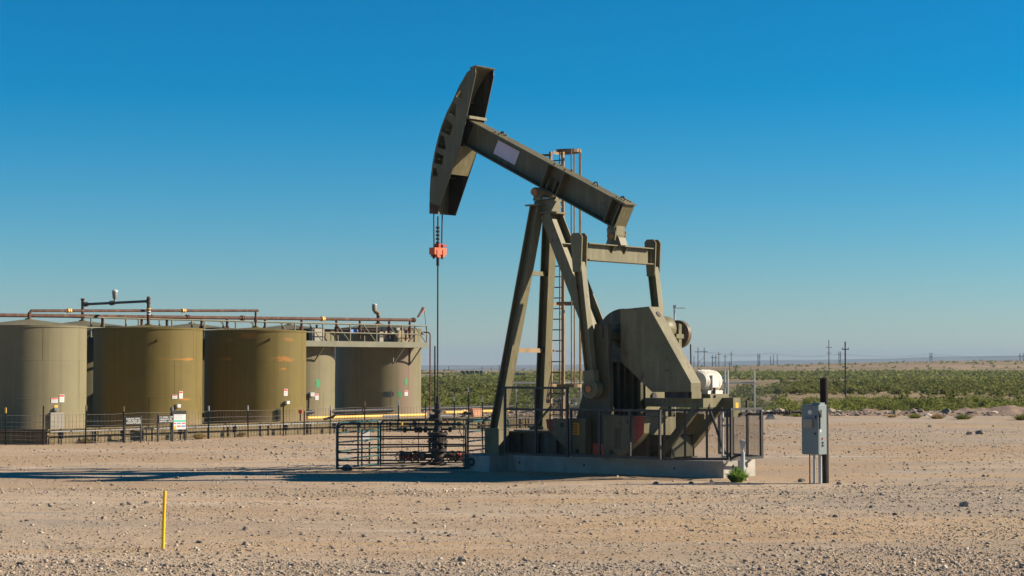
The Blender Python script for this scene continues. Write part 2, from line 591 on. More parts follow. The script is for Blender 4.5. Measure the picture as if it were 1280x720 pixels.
def tag(o, label=None, cat=None, group=None, kind=None):
    for k, v in (('label', label), ('category', cat), ('group', group), ('kind', kind)):
        if v:
            o[k] = v
    return o


def thing(name, label, cat, loc=(0, 0, 0), rz=0.0, group=None):
    o = bpy.data.objects.new(name, None)
    COL.objects.link(o)
    o.location = loc
    o.rotation_euler = (0, 0, rz)
    o.empty_display_size = 0.2
    return tag(o, label, cat, group)


KIDS = {}


def copy_tree(o, parent=None):
    c = o.copy()
    COL.objects.link(c)
    if parent:
        c.parent = parent
    for ch in list(o.children):
        copy_tree(ch, c)
    return c


def plate_with_holes(name, outer, holes, y0, y1, mat, parent):
    """Flat plate in the x-z plane with openings cut through it."""
    cu = bpy.data.curves.new(name, 'CURVE')
    cu.dimensions = '2D'
    cu.fill_mode = 'BOTH'
    cu.extrude = (y1 - y0) / 2
    for poly in [outer] + holes:
        sp = cu.splines.new('POLY')
        sp.points.add(len(poly) - 1)
        for i, (x, z) in enumerate(poly):
            sp.points[i].co = (x, z, 0, 1)
        sp.use_cyclic_u = True
    ob = bpy.data.objects.new(name, cu)
    COL.objects.link(ob)
    dg = bpy.context.evaluated_depsgraph_get()
    me = bpy.data.meshes.new_from_object(ob.evaluated_get(dg))
    bpy.data.objects.remove(ob)
    bpy.data.curves.remove(cu)
    yc = (y0 + y1) / 2
    me.transform(Matrix(((1, 0, 0, 0), (0, 0, -1, yc), (0, 1, 0, 0), (0, 0, 0, 1))))
    return link(name, me, mat, parent)


# ------------------------------------------------------------------ terrain
def lerp_tab(x, tab):
    if x <= tab[0][0]:
        return tab[0][1]
    for (x0, y0), (x1, y1) in zip(tab, tab[1:]):
        if x <= x1:
            t = (x - x0) / (x1 - x0)
            t = t * t * (3 - 2 * t)
            return y0 + (y1 - y0) * t
    return tab[-1][1]


def height(x, y):
    """Ground height: a flat pad, brush country that falls away gently and a low bare ridge to the right."""
    nz = lambda s, k, dz=0.0: noise.noise(Vector((x * s, y * s, dz))) * k
    d = y
    far = lerp_tab(d, [(119, 0), (128, -0.95), (260, -1.05), (600, -0.7), (1000, -0.7), (1500, -1.2), (5000, -9), (9500, -16)])
    px = x / max(d, 1.0)                                   # slope of the sight line
    if d > 119:
        k = min(1, (d - 119) / 120)
        far += k * (nz(0.02, 0.5) + nz(0.006, 1.0, 3) * min(1, d / 900))
        rid = max(0.0, min(1.0, (px - 0.055) / 0.17)) ** 0.7
        far += rid * math.exp(-((d - 1700) / 560) ** 2) * (9.5 + nz(0.004, 2.2, 9))
        far += math.exp(-((d - 1150) / 160) ** 2) * (1.6 + nz(0.005, 1.5, 5)) * (0.5 + rid)
    near = 0.0
    if d < 119:
        near = nz(0.35, 0.014) + nz(1.1, 0.010) + nz(0.12, 0.02)
        wx = max(0.0, min(1.0, (2.4 - x) / 3.0))
        near -= 0.10 * wx * math.exp(-((y - 50.5) / 4.2) ** 2)       # the ground falls a little in front of the gates
    return far + near


def make_ground():
    ys = list(np.arange(-40, 20, 3.0)) + list(np.arange(20, 75, 0.42)) + list(np.arange(75, 135, 1.0))
    y = 135.0
    while y < 10500:
        ys.append(y)
        y *= 1.035
    xs_half = list(np.arange(0, 22, 0.5))
    x = 22.0
    while x < 7000:
        xs_half.append(x)
        x *= 1.09 if x > 60 else 1.04
    xs = [-v for v in reversed(xs_half[1:])] + xs_half
    vs = [(xx, yy, height(xx, yy)) for yy in ys for xx in xs]
    nx = len(xs)
    fs = [(j * nx + i, j * nx + i + 1, (j + 1) * nx + i + 1, (j + 1) * nx + i) for j in range(len(ys) - 1) for i in range(nx - 1)]
    me = bpy.data.meshes.new('ground')
    me.from_pydata(vs, [], fs)
    me.shade_smooth()
    o = link('ground', me, 'ground')
    o['kind'] = 'structure'


make_ground()


def make_hills(name, D, tab, depth, jag):
    """A far range of low mesas: real slopes with width, not a cut-out."""
    mb = MB()
    n = 220
    xs = np.linspace(-0.62, 0.62, n)
    rows = []
    prof = [(0, 0.0), (0.22, 0.35), (0.45, 0.8), (0.6, 1.0), (0.85, 0.98), (1.0, 0.6), (1.3, 0.0)]
    vs = []
    for (t, h) in prof:
        for s in xs:
            px = 640 + s * F_PX
            top = CAM_H + (HOR - lerp_tab(px, tab)) / F_PX * D
            top += noise.noise(Vector((s * 14, D * 0.01, 0))) * jag + noise.noise(Vector((s * 50, D * 0.02, 4))) * jag * 0.35
            yy = D + t * depth + noise.noise(Vector((s * 9, t * 2, D))) * depth * 0.12
            vs.append((s * yy * (D + depth * 0.5) / (D + depth * 0.5), yy, -20 + (top + 20) * h))
    fs = [(j * n + i, j * n + i + 1, (j + 1) * n + i + 1, (j + 1) * n + i) for j in range(len(prof) - 1) for i in range(n - 1)]
    mb.add(vs, fs)
    o = mb.build(name, 'hill', smooth=True)
    o['kind'] = 'structure'


make_hills('hills', 8200, [(-900, 452), (0, 456), (560, 457), (660, 456), (870, 451.5), (1000, 449), (1100, 447), (1180, 444.5), (1280, 443), (1500, 441), (2200, 447)], 1500, 3.5)
make_hills('hills', 5200, [(-900, 462), (500, 462), (700, 459), (880, 456.5), (1000, 455), (1150, 451.5), (1290, 448.5), (1600, 447), (2200, 452)], 900, 2.0)


def make_berm():
    """Bulldozed ridge of dirt along the far edge of the pad."""
    mb = MB()
    n, m = 420, 9
    vs = []
    for i in range(n):
        x = -14 + 66 * i / (n - 1)
        yc = 117.5 + noise.noise(Vector((x * 0.05, 0, 1))) * 2.5
        h = lerp_tab(x, [(-14, 0.2), (-6, 0.45), (4, 0.5), (9, 0.3), (17, 0.25), (20, 0.40), (25, 0.42), (27, 0.50), (29, 0.62), (31, 0.5), (34, 0.35), (52, 0.45)])
        h *= 1 + noise.noise(Vector((x * 0.5, 3, 1))) * 0.35
        for j in range(m):
            t = j / (m - 1)
            hh = h * math.sin(t * PI) ** 0.8 + noise.noise(Vector((x * 1.7, t * 5, 2))) * 0.12 * math.sin(t * PI) + noise.noise(Vector((x * 4.7, t * 9, 5))) * 0.06 * math.sin(t * PI)
            vs.append((x, yc + (t - 0.5) * 4.2, -0.16 + hh))
    fs = [(i * m + j, (i + 1) * m + j, (i + 1) * m + j + 1, i * m + j + 1) for i in range(n - 1) for j in range(m - 1)]
    mb.add(vs, fs)
    o = mb.build('berm', 'berm', smooth=True)
    o['kind'] = 'structure'


bmt = Mat('bulldozed_dirt')
bc = bmt.ramp(bmt.noise(0.8, 6, 0.7), [(0.3, (0.20, 0.145, 0.115)), (0.7, (0.44, 0.32, 0.235))])
bmt.color(bc)
bmt.bump(bmt.noise(6, 5, 0.7), 0.1, 0.8)
M['berm'] = bmt.set(0.95, 0, 0.1)
make_berm()

# ------------------------------------------------------------------ the pump jack
PUMP = (5.90, 51.896, 0.0)
ROT = math.radians(-38)
PR = Matrix.Rotation(ROT, 3, 'Z')


def pl(x, y, z):
    """A point of the pump's own frame in the world (near side is negative y)."""
    return Vector(PUMP) + PR @ Vector((x, y, z))


# concrete footing
pad = thing('concrete_footing', 'long grey precast concrete footing under the pump jack, its end sunlit', 'concrete footing', PUMP, ROT)
for (x0, x1, y0, y1, z1) in ((-8.05, 0.0, -0.80, -0.035, 0.42), (-8.05, -0.02, 0.035, 0.80, 0.415)):
    b = MB().bx(x0, x1, y0, y1, -0.15, z1).build('concrete_beam', 'concrete', pad, bevel=0.015)
    h = MB()
    yc = (y0 + y1) / 2 + (0.08 if y0 < 0 else -0.05)
    h.cyl((x1 - 0.005, yc, 0.27), (x1 + 0.006, yc, 0.27), 0.055, 14)
    h.build('lifting_hole', 'black', b)
MB().bx(-7.95, -7.0, -1.62, -0.81, -0.15, 0.40).build('concrete_block', 'concrete', pad, bevel=0.015)
MB().bx(-7.95, -7.0, 0.81, 1.5, -0.15, 0.40).build('concrete_block', 'concrete', pad, bevel=0.015)
for hx in (-6.6, -4.4, -1.5):
    MB().cyl((hx, -0.806, 0.2), (hx, -0.79, 0.2), 0.03, 10).build('bolt_hole', 'black', pad)
MB().torus((-7.62, -1.66, 0.22), (0, 1, 0), 0.09, 0.022, 18, 6).build('hose_ring', 'rubber', pad)

pump = thing('pump_jack', 'large olive drab oil pump jack with its horsehead raised on the left', 'pump jack', PUMP, ROT)

# skid base: two I-beams with cross members and a deck
skid = MB()
for y in (-0.55, 0.55):
    skid.ibar((-7.75, y, 0.74), (-1.75, y, 0.74), 0.62, 0.28, 0.035, 0.02)
for x in (-7.7, -6.4, -5.0, -3.9, -1.85):
    skid.bx(x - 0.07, x + 0.07, -0.535, 0.535, 0.47, 1.0)
skid.build('skid_base', 'pump_dark', pump)
sp = MB().bx(-6.9, -4.5, -0.60, 0.60, 1.055, 1.075)
sp.build('deck_plate', 'pump_dark', pump)
for x in np.arange(-7.3, -1.8, 0.62):
    MB().bx(x - 0.008, x + 0.008, -0.685, -0.565, 0.47, 1.01).build('stiffener', 'pump_dark', pump)

# samson post: two front legs and a pair of rear legs
FEET = {}
for s in (-1, 1):
    top, foot = (-6.36, 0.30 * s, 7.30), (-7.22, 1.02 * s, 1.12)
    up = (1, 0, 0.12)
    L = MB().ibar(foot, top, 0.29, 0.31, 0.03, 0.022, up)
    lg = L.build('front_leg', 'pump', pump)
    MB().box((-7.24, 1.02 * s, 1.13), (0.55, 0.5, 0.04)).build('foot_plate', 'pump', lg)
    pst = MB().bx(-7.48, -6.98, 1.02 * s - 0.22, 1.02 * s + 0.22, 0.402, 1.106)
    pst.build('outrigger_post', 'pump', lg)
    MB().bx(-7.42, -7.04, min(0.70 * s, 0.80 * s), max(0.70 * s, 0.80 * s), 0.45, 1.0).build('outrigger_beam', 'pump', lg)
    MB().box((-6.37, 0.32 * s, 7.33), (0.5, 0.42, 0.04)).build('cap_plate', 'pump', lg)
MB().bx(-7.485, -7.481, -1.10, -1.02, 0.72, 0.95).build('tag_plate', 'sign_white', pump)
rlg = MB().ibar((-6.10, 0, 7.08), (-4.20, 0, 3.0), 0.62, 0.34, 0.03, 0.025, (0, 1, 0)).build('rear_leg', 'pump', pump)
for t in (0.22, 0.52, 0.8):
    c_ = Vector((-6.10, 0, 7.08)).lerp(Vector((-4.20, 0, 3.0)), t)
    MB().bar(c_ + Vector((-0.15, 0, -0.068)), c_ + Vector((0.15, 0, 0.068)), 0.55, 0.02).build('stiffener', 'pump', rlg)
MB().box((-6.10, 0, 7.12), (0.55, 0.72, 0.05)).build('rear_cap_plate', 'pump', pump)
MB().bx(-4.42, -4.02, -0.5, 0.5, 2.85, 3.1).build('rear_leg_shoe', 'pump', pump)
for (z, k) in ((5.45, 0.55), (3.30, 0.775)):
    x = -6.36 - (7.30 - z) * 0.139
    MB().bar((x, -0.30 - 0.72 * (7.30 - z) / 6.18, z), (x, 0.30 + 0.72 * (7.30 - z) / 6.18, z), 0.10, 0.12).build('leg_brace', 'rust_tan' if z < 4 else 'pump', pump)

# saddle bearing under the beam
sb = MB()
sb.bx(-6.5, -5.98, -0.26, 0.26, 7.16, 7.46)
sb.bx(-6.42, -6.05, -0.42, 0.42, 7.46, 7.52)
sb.cyl((-6.27, -0.52, 7.69), (-6.27, 0.52, 7.69), 0.13, 18)
sb.bx(-6.38, -6.16, -0.45, -0.30, 7.46, 7.72)
sb.bx(-6.38, -6.16, 0.30, 0.45, 7.46, 7.72)
sb.build('saddle_bearing', 'pump', pump)
for s in (-1, 1):
    MB().cyl((-6.27, 0.52 * s, 7.69), (-6.27, 0.585 * s, 7.69), 0.105, 18).build('bearing_cap', 'cap', pump, smooth=True)

# walking beam
A0 = Vector((-9.0, 0, 9.58))
A1 = Vector((-3.44, 0, 6.82))
BD = (A1 - A0).normalized()
BN = Vector((-BD.z, 0, BD.x))
if BN.z < 0:
    BN = -BN
beam = MB().ibar(A0, A1 - BD * 0.22, 0.74, 0.54, 0.035, 0.03, BN).build('walking_beam', 'pump_shaded', pump)


def on_beam(t, y, n):
    """t metres from the rear end along the beam, n metres above its axis."""
    return A1 - BD * t + Vector((0, y, 0)) + BN * n


def beam_plate(t, th=0.03):
    mb = MB()
    for s in (-1, 1):
        mb.bar(on_beam(t, 0.136 * s, -0.33), on_beam(t, 0.136 * s, 0.33), th, 0.235, (0, 1, 0))
    return mb


for t in (0.32, 0.62, 2.42, 3.02):
    beam_plate(t).build('stiffener', 'pump_shaded', beam)
for t in (2.60, 2.86):
    mb = MB()
    for s in (-1, 1):
        mb.bar(on_beam(t, 0.12 * s, -0.33), on_beam(t, 0.12 * s, -0.02), 0.03, 0.18, (0, 1, 0))
    mb.build('stiffener', 'pump_shaded', beam)
ends = MB().bar(on_beam(0.207, 0, -0.37), on_beam(0.207, 0, 0.37), 0.53, 0.02, BD)
ends.build('end_plate', 'pump_shaded', beam)
MB().bar(on_beam(0.14, 0, 0.383), on_beam(0.62, 0, 0.383), 0.56, 0.022, BN).build('top_plate', 'pump', beam)
npl = MB()
c = on_beam(4.72, -0.021, 0.0)
npl.add([c + BD * a * 0.43 + BN * b * 0.205 + Vector((0, y, 0)) for y in (0, -0.006) for a, b in ((-1, -1), (1, -1), (1, 1), (-1, 1))],
        [(0, 1, 2, 3), (4, 7, 6, 5), (0, 4, 5, 1), (1, 5, 6, 2), (2, 6, 7, 3), (3, 7, 4, 0)])
npl.build('blank_name_plate', 'plate', beam)
for t in (0.5, 1.5, 5.15):
    e = MB()
    pts = [on_beam(t + 0.075 * math.cos(a), 0.05, 0.38 + 0.085 * math.sin(a)) for a in np.linspace(0, PI, 8)]
    e.tube(pts, 0.018, 6)
    e.build('lifting_eye', 'oily', beam)
bolts = MB()
for t in (0.30, 0.38, 0.46, 0.56, 2.5, 2.9, 5.1, 5.25):
    for y in (-0.16, 0.16):
        p = on_beam(t, y, 0.37)
        bolts.cyl(p, p + BN * 0.06, 0.025, 6)
bolts.build('bolt_heads', 'pump', beam)['kind'] = 'stuff'

# horsehead
arc = [(-8.52, 11.42), (-8.80, 11.26), (-9.10, 10.88), (-9.34, 10.48), (-9.56, 10.16), (-9.74, 9.82), (-9.88, 9.46), (-10.0, 9.08), (-10.09, 8.72),
       (-10.16, 8.30), (-10.19, 7.85), (-10.19, 7.28)]
back = [(-9.90, 7.25), (-9.02, 9.22), (-8.47, 11.2)]
outline = arc + back


def arc_at(s):
    s = s * (len(arc) - 1)
    i = min(int(s), len(arc) - 2)
    a, b = Vector((arc[i][0], 0, arc[i][1])), Vector((arc[i + 1][0], 0, arc[i + 1][1]))
    d = (b - a).normalized()
    return a.lerp(b, s - i), d, Vector((-d.z, 0, d.x))


holes = []
for k, sp_ in enumerate((0.215, 0.31, 0.44, 0.56, 0.675, 0.775)):
    p, d, nrm = arc_at(sp_)
    inw = nrm if nrm.x > 0 else -nrm
    w = (0.13, 0.20, 0.24, 0.22, 0.20, 0.15)[k]
    dp = (0.20, 0.30, 0.36, 0.34, 0.31, 0.22)[k]
    q = [p + inw * 0.06 - d * w * 0.7, p + inw * 0.07 + d * w * 0.9, p + inw * (0.06 + dp) + d * w * 0.9, p + inw * (0.06 + dp * (0.45 if k % 2 else 0.95)) - d * w * (0.75 if k % 2 else 0.4)]
    holes.append([(v.x, v.z) for v in q])
head = MB()
fv = []
hw = 0.42
for (x, z), (x2, z2) in zip(arc, arc[1:]):
    head.add([(x, -hw, z), (x2, -hw, z2), (x2, hw, z2), (x, hw, z), (x + 0.035, -hw, z), (x2 + 0.035, -hw, z2), (x2 + 0.035, hw, z2), (x + 0.035, hw, z)],
             [(0, 1, 2, 3), (4, 7, 6, 5), (0, 4, 5, 1), (2, 6, 7, 3), (1, 5, 6, 2), (0, 3, 7, 4)])
horse = head.build('horsehead', 'pump_shaded', pump)
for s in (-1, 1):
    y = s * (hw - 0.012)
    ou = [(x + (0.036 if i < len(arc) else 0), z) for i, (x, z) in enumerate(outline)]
    plate_with_holes('side_plate', ou, holes if s < 0 else [], y - 0.012, y - 0.001, 'pump_shaded' if s < 0 else 'head_shade', horse)  # the inward sheet of each pair carries the painted shade
    plate_with_holes('side_plate', ou, holes if s < 0 else [], y, y + 0.012, 'head_shade' if s < 0 else 'pump_shaded', horse)
MB().prism([(-8.70, 11.385), (-8.46, 11.44), (-8.43, 11.42), (-8.46, 11.395), (-8.66, 11.35)], -0.44, 0.44).build('top_plate', 'pump', horse)
for s in (0.80,):
    p, d, nrm = arc_at(s)
    inw = nrm if nrm.x > 0 else -nrm
    MB().bar(p + inw * 0.05, p + inw * (0.34 if s < 0.75 else 0.26), 0.79, 0.02, d).build('cross_plate', 'pump', horse)
for k, s in enumerate((0.255, 0.36, 0.475, 0.58, 0.685)):                   # lacing bars seen through the openings
    p, d, nrm = arc_at(s)
    inw = nrm if nrm.x > 0 else -nrm
    sg = 1 if k % 2 else -1
    MB().bar(p + inw * 0.08 + Vector((0, -0.36 * sg, 0)), p + inw * 0.16 + Vector((0, 0.36 * sg, 0)), 0.09, 0.03, d).build('lacing_bar', 'pump', horse)
MB().bar((-9.42, 0, 8.38), (-9.06, 0, 9.17), 0.79, 0.02, (1, 0, -0.4)).build('rear_plate', 'pump', horse)
MB().bx(-8.98, -8.72, -0.39, 0.39, 9.94, 10.02).build('hinge_seat', 'pump', horse)
MB().prism([(-10.194, 7.276), (-9.905, 7.246), (-9.80, 7.47), (-10.194, 7.60)], -hw - 0.004, -hw - 0.001).build('rusty_tip_patch', 'rust', horse)

# bridle, carrier bar, polished rod
for s in (-1, 1):
    MB().tube([(-10.215, 0.19 * s, 8.2), (-10.225, 0.19 * s, 7.2), (-10.23, 0.17 * s, 6.18)], 0.02, 6).build('bridle_cable', 'black', pump)
car = MB()
car.bx(-10.33, -10.12, -0.27, 0.27, 6.10, 6.30)
car.bx(-10.30, -10.15, -0.10, 0.10, 6.02, 6.10)
for s in (-1, 1):
    car.bx(-10.35, -10.10, 0.13 * s - 0.045, 0.13 * s + 0.045, 6.04, 6.24)
cb = car.build('carrier_bar', 'orange', pump)
for s in (-1, 1):
    MB().cyl((-10.23, 0.19 * s, 5.98), (-10.23, 0.19 * s, 6.10), 0.035, 8).build('cable_clamp', 'oily', cb)
MB().bx(-10.30, -10.12, -0.09, 0.09, 6.30, 6.42).build('rod_clamp', 'red', cb)
MB().bx(-10.32, -10.08, 0.05, 0.22, 6.33, 6.40).build('load_cell_arm', 'red', cb)
rod = MB().cyl((-10.23, 0, 1.9), (-10.23, 0, 7.22), 0.022, 8)
for z in np.arange(6.42, 6.95, 0.11):
    rod.cyl((-10.23, 0, z), (-10.23, 0, z + 0.06), 0.06, 10)
rod.build('polished_rod', 'oily', pump)
MB().cyl((-10.23, 0, 5.78), (-10.23, 0, 6.02), 0.045, 10).build('rod_coupling', 'black', pump)

# tail bearing and equalizer
tb = MB()
tb.prism([(-4.14, 6.13), (-3.62, 6.13), (-3.70, 6.34), (-3.80, 6.45), (-3.98, 6.45), (-4.06, 6.34)], -0.16, 0.16)
tb.cyl((-3.88, -0.30, 6.38), (-3.88, 0.30, 6.38), 0.11, 16)
for y in (-0.235, 0.235):
    tb.prism([(-4.02, 6.60), (-3.72, 6.52), (-3.76, 6.26), (-3.98, 6.26)], y - 0.03, y + 0.03)
tb.bx(-4.04, -3.74, -0.20, 0.20, 6.40, 6.70)
tail = tb.build('tail_bearing', 'pump', pump)
MB().cyl((-3.88, -0.33, 6.38), (-3.88, -0.30, 6.38), 0.085, 16).build('bearing_cap', 'cap', tail)
EQY = 1.52
eq = MB().ibar((-3.86, -EQY, 5.90), (-3.86, EQY, 5.90), 0.46, 0.34, 0.03, 0.03).build('equalizer', 'pump', pump)
for y in (-0.30, 0.30):
    MB().add([(-3.84, y + dy, z) if k else (x, y + dy, 6.095) for dy in (-0.012, 0.012) for k, x, z in ((0, -3.84, 0), (0, -3.71, 0), (1, 0, 5.90))],
             [(0, 1, 2), (3, 5, 4), (0, 3, 4, 1), (1, 4, 5, 2), (2, 5, 3, 0)]).build('gusset', 'pump', eq)

# pitman arms
for s in (-1, 1):
    y = 1.74 * s
    p = MB()
    p.ibar((-3.86, y, 5.60), (-3.47, y, 2.50), 0.25, 0.22, 0.025, 0.02, (1, 0, 0.1))
    pm = p.build('pitman_arm', 'pump', pump)
    pl_ = MB()
    for dy in (-0.135, 0.095):
        pl_.prism([(-4.06, 6.30), (-3.98, 6.38), (-3.76, 6.38), (-3.68, 6.28), (-3.72, 5.35), (-3.98, 5.35)], y + dy, y + dy + 0.04)
    pl_.build('top_plate', 'pump', pm)
    MB().bx(-3.95, -3.78, min(EQY * s, (EQY + 0.12) * s), max(EQY * s, (EQY + 0.12) * s), 5.72, 6.1).build('end_block', 'pump', pm)
    hb = MB().cyl((-3.45, y - 0.14, 2.26), (-3.45, y + 0.14, 2.26), 0.25, 24)
    hb.bar((-3.47, y, 2.42), (-3.50, y, 2.75), 0.24, 0.34, (1, 0, 0))
    hub = hb.build('wrist_pin_housing', 'pump', pm, smooth=True)
    rg = MB().torus((-3.45, y + 0.145 * s, 2.26), (0, 1, 0), 0.17, 0.03, 22, 6)
    rg.build('retainer_ring', 'pump', pm)
    MB().cyl((-3.45, y + 0.14 * s, 2.26), (-3.45, y + 0.20 * s, 2.26), 0.09, 16).build('wrist_pin', 'cap', pm)

# cranks with bolted counterweights
for s in (-1, 1):
    y0, y1 = (1.36 * s, 1.56 * s) if s > 0 else (1.56 * s, 1.36 * s)
    cr = MB()
    cr.prism([(-3.50, 3.97), (-3.08, 3.97), (-3.03, 2.6), (-3.0, 0.52), (-3.62, 0.52), (-4.10, 1.50), (-3.72, 2.70)], y0, y1)
    ck = cr.build('crank', 'pump_dark', pump, bevel=0.015)
    MB().bx(-3.26, -3.20, y0 - 0.004, y1 + 0.004, 3.60, 3.976).build('split_clamp', 'black', ck)
    MB().cyl((-3.27, 0.9 * s, 3.68), (-3.27, 1.4 * s, 3.68), 0.16, 18).build('crank_shaft', 'pump_dark', ck)
    yy0, yy1 = (1.565 * s, 1.86 * s) if s > 0 else (1.86 * s, 1.565 * s)
    for side in (-1, 1):
        if side > 0:
            tip = -1.72 if s < 0 else -2.08
            poly = [(-3.02, 1.60), (tip, 1.56), (tip - 0.02, 1.13)]
            for a in np.linspace(0.08, 1, 9):
                poly.append((tip - 0.02 - (3.0 + tip) * a, 1.13 - 0.70 * math.sin(a * PI / 2) ** 0.9))
            red = [(tip - 0.3, 1.569), (tip + 0.003, 1.56), (tip - 0.015, 1.12), (tip - 0.3, 0.83)]
        else:
            poly = [(-3.60, 1.50), (-4.88, 1.44), (-4.84, 1.22)]
            for a in np.linspace(0.08, 1, 9):
                poly.append((-4.84 + 1.24 * a, 1.22 - 0.74 * math.sin(a * PI / 2) ** 0.9))
            red = [(-4.72, 1.45), (-4.883, 1.445), (-4.845, 1.215), (-4.72, 1.06)]
        cw = MB().prism(poly, yy0, yy1).build('counterweight', 'pump', ck, bevel=0.02)
        yo = yy0 if s < 0 else yy1
        MB().prism(red, yo - 0.006 if s < 0 else yo + 0.001, yo - 0.001 if s < 0 else yo + 0.006).build('red_paint_band', 'red' if s < 0 else 'orange', ck)
        xs = -2.55 if side > 0 else -4.15
        g_ = MB()
        g_.prism([(xs - 0.09, 1.25), (xs + 0.09, 1.25), (xs + 0.09, 0.72), (xs - 0.09, 0.72)], yo - 0.006, yo + 0.006)
        g_.build('adjusting_slot', 'pump_dark', ck)
        for (bx_, bz) in (((-2.2, 1.42), (-2.75, 0.62)) if side > 0 else ((-4.35, 1.3), (-3.85, 0.62))):
            MB().box((bx_, yo, bz), (0.1, 0.05, 0.1)).build('bolt_pocket', 'black', ck)
    if s < 0:
        MB().bx(-4.10, -3.78, -1.868, -1.862, 1.05, 1.36).build('amber_warning_tag', 'yellow_tag', ck)
        tx = MB()
        for r_, (a, b) in enumerate(((-4.06, -3.82), (-4.05, -3.83), (-4.02, -3.86), (-4.05, -3.84))):
            z = 1.31 - r_ * 0.065
            x = a
            while x < b - 0.02:
                w = random.uniform(0.015, 0.03)
                tx.bx(x, x + w, -1.8705, -1.8685, z - 0.018, z + 0.018)
                x += w + 0.012
        tx.build('tag_lettering', 'black', ck)['kind'] = 'stuff'
        MB().bx(-3.56, -3.33, -1.572, -1.562, 0.52, 0.82).build('orange_paint_patch', 'orange', ck)
        MB().bx(-3.29, -3.06, -1.572, -1.562, 0.52, 0.82).build('orange_paint_patch', 'orange', ck)

# gear reducer on its pedestal
ped = MB()
ped.bx(-4.02, -2.56, -0.58, 0.50, 1.06, 3.12)
pd = ped.build('pedestal', 'pump_dark', pump)
for x in (-3.85, -3.6, -3.3, -3.1, -2.85, -2.62):
    MB().bx(x - 0.025, x + 0.025, -0.74, -0.583, 1.08, 2.95).build('rib', 'pump_dark', pd)
MB().bx(-4.1, -2.5, -0.76, 0.76, 2.96, 3.08).build('top_flange', 'pump_dark', pd)
MB().bx(-2.557, -2.552, -0.575, 0.495, 1.52, 3.1).build('rear_plate', 'pump', pd)
MB().cyl((-2.552, -0.22, 2.06), (-2.50, -0.22, 2.06), 0.10, 18).build('rubber_cover', 'rubber', pd)
lo = MB()
lo.bx(-2.50, -2.38, -0.60, 0.60, 0.45, 1.50)
lo.build('lower_plate', 'pump', pd)
red_ = MB()
body = [(-4.22, 3.10), (-4.22, 3.55)]
for a in np.linspace(PI, PI * 0.28, 14):
    body.append((-3.35 + 0.86 * math.cos(a), 3.60 + 0.80 * math.sin(a)))
body += [(-2.62, 4.14), (-2.36, 4.05), (-2.32, 3.10)]
red_.prism(body, -0.48, 0.48)
gr_ = red_.build('gear_reducer', 'pump_dark', pump, bevel=0.02)
for s in (-1, 1):
    MB().lathe([(0.34, 0.0), (0.34, 0.10), (0.27, 0.16), (0.20, 0.30), (0.16, 0.42), (0.0, 0.42)], (-3.30, 0.48 * s, 3.68), (0, s, 0), 24).build('shaft_bearing', 'pump_dark', gr_, smooth=True)
    MB().lathe([(0.22, 0.0), (0.22, 0.08), (0.12, 0.12), (0.0, 0.12)], (-2.55, 0.48 * s, 3.70), (0, s, 0), 20).build('shaft_bearing', 'pump_dark', gr_, smooth=True)
fl = MB()
for x in np.arange(-4.15, -2.35, 0.2):
    fl.cyl((x, -0.53, 3.60), (x, -0.53, 3.70), 0.03, 6)
fl.bx(-4.28, -2.28, -0.56, 0.56, 3.62, 3.67)
fl.build('split_flange', 'pump_dark', gr_)

# high-speed shaft end: brake drum on the far side
bd = MB()
bd.lathe([(0.30, 0.0), (0.34, 0.05), (0.34, 0.42), (0.24, 0.55)], (-2.62, 0.10, 3.86), (0, 1, 0), 26)
bd.build('shaft_cover', 'pump', pump, smooth=True)
MB().lathe([(0.20, 0.0), (0.20, 0.30)], (-2.58, 0.60, 3.74), (0, 1, 0), 20).build('brake_shaft', 'black', pump, smooth=True)
bk = MB()
bk.bx(-2.32, -2.22, 0.42, 0.86, 3.60, 3.72)
bk.bx(-2.30, -2.24, 0.56, 0.70, 3.34, 3.98)
bk.bx(-2.62, -2.24, 0.58, 0.62, 3.84, 4.0)
bk.build('brake_bracket', 'pump', pump)
bdrum = MB().lathe([(0.0, 0.0), (0.34, 0.0), (0.38, 0.03), (0.38, 0.17), (0.33, 0.19), (0.10, 0.17), (0.0, 0.17)], (-2.50, 0.84, 3.72), (0, 1, 0), 30).build('brake_drum', 'drum', pump, smooth=True)
MB().tube([(-2.12, 0.95, 3.45), (-2.10, 0.95, 2.5), (-2.12, 0.9, 2.1)], 0.02, 6).build('brake_cable', 'oily', pump)

# belt guard, a deep welded box
gp = [(-3.03, 4.36), (-2.12, 4.42), (-0.82, 2.44), (-0.82, 2.19), (-2.03, 2.18), (-3.03, 2.98)]
guard = MB().prism(gp, -1.05, -0.58).build('belt_guard', 'pump', pump, bevel=0.012)
MB().lathe([(0.0, 0.0), (0.085, 0.0), (0.085, 0.02), (0.0, 0.02)], (-1.985, -0.80, 4.215), (0.836, 0, 0.549), 18).build('inspection_cap', 'oily', guard)
MB().bx(-1.7, -0.95, -0.95, -0.66, 2.03, 2.185).build('guard_foot', 'black', guard)
MB().bx(-0.815, -0.80, -1.045, -0.585, 2.02, 2.20).build('guard_skirt', 'pump', guard)

